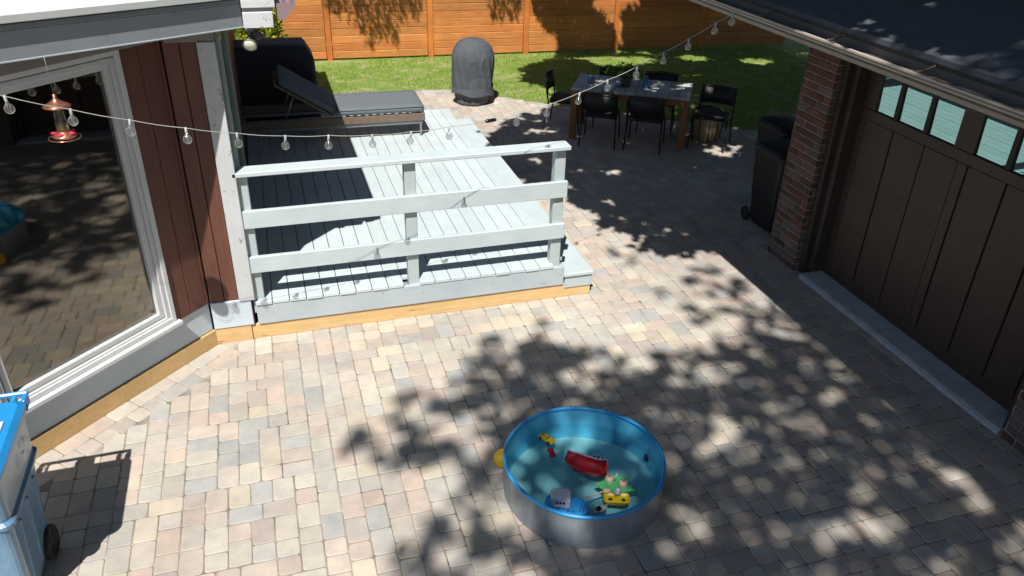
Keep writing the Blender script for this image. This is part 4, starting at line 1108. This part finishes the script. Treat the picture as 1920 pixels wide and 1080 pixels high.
for i, p in enumerate(bulb_pts):
    p = Vector(p)+off; m_ = T(p, rr.uniform(0, 6), R(rr.uniform(-7, 7)), R(rr.uniform(-7, 7)))
    s_ = MB().lathe([(.001, .006), (.0075, .004), (.0085, -.03), (.0075, -.034), (.001, -.034)], 12, mat=m_).build('socket', M['socket'], sl2)
    b3 = MB().lathe([(.0075, -.034), (.012, -.042), (.0225, -.055), (.0265, -.070), (.0225, -.086), (.012, -.095), (.001, -.0975)], 20, mat=m_).build('bulb', M['bulb'], s_)
    MB().tube([m_ @ Vector((-.003, 0, -.034)), m_ @ Vector((-.007, 0, -.066)), m_ @ Vector((0, .002, -.074)), m_ @ Vector((.007, 0, -.066)), m_ @ Vector((.003, 0, -.034))], .0012, 5).build('filament', M['socket'], s_)
p = Vector(W3[11])+off
MB().lathe([(.001, -.05), (.012, -.045), (.016, -.02), (.013, 0), (.016, .02), (.012, .045), (.001, .05)], 12, mat=T(p, R(17), 0, R(90))).build('plug', M['dark'], sl2)

fd = thing('bird_feeder', 'copper hummingbird feeder with red flowers hanging in front of the picture window', 'feeder', (-1.14, 4.98, 2.262))
MB().tube([(0, 0, .455), (.0, .0, .24)], .0016, 5).build('hanger', M['steel'], fd)
MB().lathe([(.001, .25), (.009, .245), (.012, .225), (.028, .208), (.058, .190), (.076, .180), (.073, .177), (.03, .192), (.001, .20)], 28).build('roof', M['copper'], fd)
MB().lathe([(.034, .19), (.035, .12), (.035, .04), (.030, .03)], 24).build('tube', M['tube'], fd)
MB().lathe([(.001, .078), (.032, .078), (.032, .03), (.001, .03)], 24).build('nectar', M['nectar'], fd)
ba = MB().lathe([(.028, .042), (.034, .036), (.062, .014), (.066, .008), (.060, .0), (.001, -.006)], 28).build('base', M['copper'], fd)
for k in range(5):
    a = R(-100+72*k); q = MB(); c_ = Vector((.052*math.cos(a), .052*math.sin(a), .026))
    for j in range(6):
        b2 = R(60*j); q.sphere(c_+Vector((.009*math.cos(b2), .009*math.sin(b2), 0)), .008, 8, 5, (1, 1, .6))
    q.sphere(c_+Vector((0, 0, .003)), .006, 8, 5); q.build('flower', M['pink'], ba)
q = MB(); q.tube([(.085*math.cos(R(10*k)), .085*math.sin(R(10*k)), -.004) for k in range(37)], .0024, 6)
q.build('perch', M['copper'], fd)

# ================================================================== PLANTS AND TREES
rr = random.Random(12)
sh = thing('shrub', 'small yellow green shrub by the fence behind the house corner', 'shrub', (.02, 14.9, 0))
q = MB(); foliage(q, (0, 0, .70), .42, .55, 700, .13, rr); q.build('leaves', M['shrub'], sh, flip_fix=False)
q = MB()
for k in range(7):
    a = rr.uniform(0, 6.28); q.tube([(0, 0, 0), (.1*math.cos(a), .1*math.sin(a), .5), (.25*math.cos(a), .25*math.sin(a), .95)], [.016, .01, .004], 6)
q.build('stem', M['bark'], sh)

A_POLY = [(13, 15.75), (7.35, 15.75), (7.15, 15.0), (6.3, 14.75), (5.52, 14.85), (4.84, 14.45), (4.5, 13.56), (4.62, 13.18), (5.03, 12.92), (4.66, 12.44), (4.88, 12.14), (4.45, 11.87), (4.02, 11.65), (3.54, 11.24), (2.99, 10.62), (2.89, 10.02), (3.08, 9.16), (3.23, 8.55), (3.43, 8.33), (3.58, 7.92), (3.52, 7.63), (3.65, 7.38), (3.74, 7.08), (3.82, 6.73), (4.21, 6.73), (4.53, 6.65), (4.62, 5.5), (5.5, 5.3), (11, 4.4), (13, 5)]
A_HOLES = [(3.91, 9.2, .2, .12), (4.26, 9.04, .26, .16), (4.29, 9.48, .12, .1), (4.44, 8.12, .13, .1), (4.11, 7.95, .06, .05), (4.16, 7.58, .07, .06), (4.15, 7.33, .12, .05), (6.0, 9.29, .16, .12), (6.2, 9.89, .12, .1), (8.31, 14.39, .35, .28), (9.5, 13.93, .42, .28), (7.7, 14.96, .3, .2), (6.83, 14.47, .7, .38), (3.37, 8.46, .12, .08), (6.6, 9.0, .14, .1), (7.6, 13.2, .2, .14), (6.2, 14.9, .3, .3), ]
ROOF_GAPS = [(4.56, 6.32, .11, .08), (4.80, 6.22, .13, .07), (5.08, 6.20, .12, .05), (5.18, 5.97, .16, .05), (4.62, 5.93, .14, .06), (4.89, 6.5, .08, .04), (4.66, 5.6, .10, .05), (5.6, 6.1, .12, .05)]
B_POLY = [(.32, 4.73), (.44, 4.6), (.66, 4.83), (.87, 4.94), (1.04, 4.93), (1.16, 5.08), (1.31, 5.16), (1.42, 5.32), (1.52, 5.59), (1.63, 5.47), (1.74, 5.36), (1.91, 5.53), (2.04, 5.54), (2.12, 5.34), (2.31, 5.21), (2.49, 5.16), (2.62, 4.88), (2.7, 4.74), (2.94, 5.04), (3.09, 5.04), (3.25, 4.96), (3.47, 5.07), (3.72, 5.14), (4.08, 5.28), (4.34, 5.51), (4.5, 5.7), (5.2, 6.25), (9, 5.6), (9, 1.0), (3, .8), (.1, 1.2), (-.1, 2.4), (.35, 3.3), (.41, 3.49), (.62, 3.52), (.63, 3.75), (.72, 4.03), (.5, 4.21), (.41, 4.4), (.3, 4.55)]
B_SOFT = [(3.33, 6.81, .09), (3.41, 5.96, .11), (3.57, 5.56, .16), (4.12, 5.72, .16), (4.22, 6.2, .13), (4.06, 6.36, .1), (4.01, 5.34, .16), (3.89, 5.52, .12), (3.95, 5.93, .16), (3.79, 6.08, .1), (3.45, 6.65, .08), (2.06, 5.62, .09), (1.55, 5.62, .08), (.40, 4.70, .08), (.75, 4.98, .08), (4.3, 5.9, .15), (3.5, 5.4, .1)]
def leaf_clump(mb, c, rad, n_, size, rr, flat=.6):
    for _ in range(n_):
        p = Vector((c[0]+rr.gauss(0, rad*.5), c[1]+rr.gauss(0, rad*.5), c[2]+rr.gauss(0, rad*flat*.5)))
        nrm = Vector((rr.gauss(0, .5), rr.gauss(0, .5), 1)).normalized()
        d = nrm.cross(Vector((rr.uniform(-1, 1), rr.uniform(-1, 1), .1))).normalized(); s2 = nrm.cross(d)
        L_ = size*rr.uniform(.7, 1.25)
        mb.v += [tuple(x_) for x_ in (p, p+d*L_*.35+s2*L_*.48, p+d*L_, p+d*L_*.35-s2*L_*.48)]
        o = len(mb.v)-4; mb.f.append((o, o+1, o+2, o+3)); mb.t += [(1, 1, 1)]*4; mb.sm.append(False)
def bbox(P): xs = [p[0] for p in P]; ys = [p[1] for p in P]; return min(xs), max(xs), min(ys), max(ys)
def limb(mb, a, b2, r0, r1, rr, sagz=.4, n_=6):
    a, b2 = Vector(a), Vector(b2); pts = []
    for k in range(n_+1):
        t_ = k/n_; p = a.lerp(b2, t_)+Vector((rr.gauss(0, .06), rr.gauss(0, .06), sagz*math.sin(math.pi*t_))); pts.append(p)
    mb.tube(pts, [r0+(r1-r0)*k/n_ for k in range(n_+1)], 7)
def crown(mb, poly, holes, hmin, hmax, n_, rad, nl, size, rr, margin=.0, density=None, clip=None):
    x0, x1, y0, y1 = bbox(poly); cs = []
    while len(cs) < n_:
        x, y = rr.uniform(x0, x1), rr.uniform(y0, y1)
        if not in_poly(x, y, poly): continue
        if density and rr.random() > density(x, y): continue
        if any(((x-h[0])/(h[2]+margin))**2+((y-h[1])/(h[3]+margin))**2 < 1 for h in holes): continue
        if margin and any((x-px)**2+(y-py)**2 < margin*margin for px, py in poly): continue
        h = rr.uniform(hmin, hmax); c = (x-KX*h, y-KY*h, h); cs.append(c)
        leaf_clump(mb, c, rad, nl, size, rr)
    return cs
# tree A: broad low crown over the back patio, trunk beyond the garage
rr = random.Random(21)
ta = thing('maple_tree', 'broad leafy maple beyond the garage shading the back patio and table', 'tree', (12.2, 8.5, 0))
q = MB()
def denA(x, y): return 1.0 if x < 10.5 else .3
def gaps(x, y, s=1.0): return math.sin(x*5.3*s+y*2.1)*math.sin(y*6.1*s-x*1.7)+.5*math.sin(x*11*s+1)*math.sin(y*9.7*s+2)
MINI = []
MINI += [(5.15, 10.95, .12, .05), (5.55, 10.6, .12, .06), (5.75, 10.45, .1, .06), (5.35, 10.55, .08, .05), (4.95, 11.0, .08, .04), (5.62, 10.75, .10, .05)]
while len(MINI) < 165:
    x, y = rr.uniform(2.9, 7.5), rr.uniform(6.9, 12.5)
    if in_poly(x, y, A_POLY): MINI.append((x, y, rr.uniform(.04, .15), rr.uniform(.03, .10)))
cs = crown(q, A_POLY, A_HOLES+ROOF_GAPS+MINI, 5.2, 6.6, 14500, .12, 9, .125, rr, margin=.06, density=lambda x, y: denA(x, y))
crown(q, [(3.0, 10.5), (2.95, 10.0), (3.15, 9.16), (3.3, 8.6), (3.6, 8.3), (3.7, 7.9), (3.62, 7.6), (3.78, 7.4), (3.86, 7.05), (3.95, 6.8), (4.53, 6.7), (5.2, 6.5), (5.2, 10.5)], [(h[0], h[1], h[2]*.8, h[3]*.8) for h in A_HOLES]+[(h[0], h[1], h[2]+.05, h[3]+.05) for h in MINI], 5.3, 6.4, 850, .10, 9, .12, rr)
o = q.build('crown', M['leaf'], ta, flip_fix=False); o.location = (-12.2, -8.5, 0)
q = MB()
limb(q, (12.2, 8.5, -.2), (11.6, 8.0, 4.6), .34, .24, rr, 0)
for c in [(3.2, 7.0, 6.0), (2.6, 4.6, 6.1), (5.5, 5, 6.2), (6.5, 8.5, 6.3), (4.5, 9.8, 6.2), (8.5, 3.5, 6.3), (9.5, 10.5, 6.2)]:
    limb(q, (11.6, 8.0, 4.5), c, .15, .02, rr, .5)
o = q.build('trunk', M['bark'], ta); o.location = (-12.2, -8.5, 0)
# tree B: tall crown behind the camera, soft dapples on the near paving and garage roof
rr = random.Random(33)
tbb = thing('maple_tree', 'tall maple behind the viewer casting dappled shade on the near paving', 'tree', (1.0, -8.0, 0))
q = MB()
def denB(x, y):
    g_ = gaps(x, y, .8)
    if x < 1.3: return .42 if g_ < .35 else .08
    if y > 4.9 and 3.0 < x < 4.6: return .5
    if (x-1.72)**2+(y-3.68)**2 < .40: return .95 if g_ < .5 else .2
    if x < 3.3: return .95 if g_ < .62 else .25
    return 1.0 if g_ < .8 else .6
cs = crown(q, B_POLY, ROOF_GAPS, 10.5, 13.0, 5600, .075, 4, .118, rr, density=denB)
for x, y, s_ in B_SOFT:
    for k in range(max(1, int(s_*s_*110))):
        h = rr.uniform(11, 12.5); xx, yy = x+rr.gauss(0, s_*.5), y+rr.gauss(0, s_*.5)
        leaf_clump(q, (xx-KX*h, yy-KY*h, h), s_*.7, 6, .12, rr)
o = q.build('crown', M['leaf'], tbb, flip_fix=False); o.location = (-1.0, 8.0, 0)
q = MB(); limb(q, (1.0, -8.0, -.2), (.6, -6.5, 8.5), .40, .22, rr, 0)
for c in [(-2.5, -3.0, 11.5), (-1.3, -4.0, 11.6), (0, -3.0, 11.5), (1.5, -4, 11.8), (3.5, -5, 11.8), (5.5, -4.5, 11.5), (-2.3, -5.5, 11.8)]:
    limb(q, (.6, -6.5, 8.4), c, .14, .02, rr, .3)
o = q.build('trunk', M['bark'], tbb); o.location = (-1.0, 8.0, 0)
# two weeping conifers whose branches hang over the fence
FENCE_SH = [
 [(1.16, 2.2), (1.16, 1.12), (1.53, .92), (1.72, .82), (1.89, .50), (2.01, .2), (2.10, .49), (2.32, .45), (2.50, .40), (2.62, .79), (2.93, .88), (3.03, 1.07), (3.1, 2.2)],
 [(4.25, 2.2), (4.29, 1.03), (4.34, .75), (4.51, .83), (4.73, .68), (4.89, .72), (4.94, 1.02), (5, 2.2)],
 [(5.16, 2.2), (5.16, 1.01), (5.39, .65), (5.74, .48), (5.72, -.6), (6.35, -.6), (7.01, -.6), (6.96, .49), (6.7, .76), (6.4, .98), (6.4, 2.2)],
 [(7.4, 2.2), (7.45, .95), (7.52, .31), (7.81, -.6), (12, -.6), (12, 2.2)]]
def spruce(label, base, polys, seed, per, trunk_top=8):
    rr = random.Random(seed); t = thing('conifer_tree', label, 'tree', base); q = MB(); tq = MB(); base = Vector(base)
    limb(tq, base-Vector((0, 0, .2)), base+Vector((0, 0, trunk_top)), .20, .05, rr, 0)
    for P, cnt_ in zip(polys, per):
        x0, x1, y0, y1 = bbox(P); made = 0; cx = 0; cz = 0
        while made < cnt_:
            x, z = rr.uniform(x0, x1), rr.uniform(y0, y1)
            if not in_poly(x, z, P): continue
            hh_ = rr.uniform(2.2, 4.2); L_ = rr.uniform(.10, .30)
            c = Vector((x-KX*hh_, 15.55-(x-1.24)*.05-KY*hh_, z+hh_)); made += 1; cx += c.x; cz += c.z
            d = Vector((rr.gauss(.25, .25), rr.gauss(0, .2), -1)).normalized()
            for k in range(7):
                p = c+d*L_*(k/7-.5); s_ = Vector((rr.gauss(0, 1), rr.gauss(0, 1), -.5)).normalized()*.05
                q.v += [tuple(p), tuple(p+s_+d*.03), tuple(p+d*.045)]; o_ = len(q.v)-3
                q.f.append((o_, o_+1, o_+2)); q.t += [(1, 1, 1)]*3; q.sm.append(False)
        cx /= cnt_; cz /= cnt_
        limb(tq, base+Vector((0, 0, cz+.9)), (cx, 13.9, cz+.3), .05, .012, rr, .2)
    o = q.build('crown', M['needle'], t, flip_fix=False); o.location = -base
    o = tq.build('trunk', M['bark'], t); o.location = -base
spruce('weeping conifer beyond the left part of the fence, its twigs shading the boards', (1.4, 17.2, 0), FENCE_SH[:1], 41, [900])
spruce('taller conifer beyond the right part of the fence, its branches shading the boards', (6.2, 17.6, 0), FENCE_SH[1:], 43, [300, 4800, 17000])
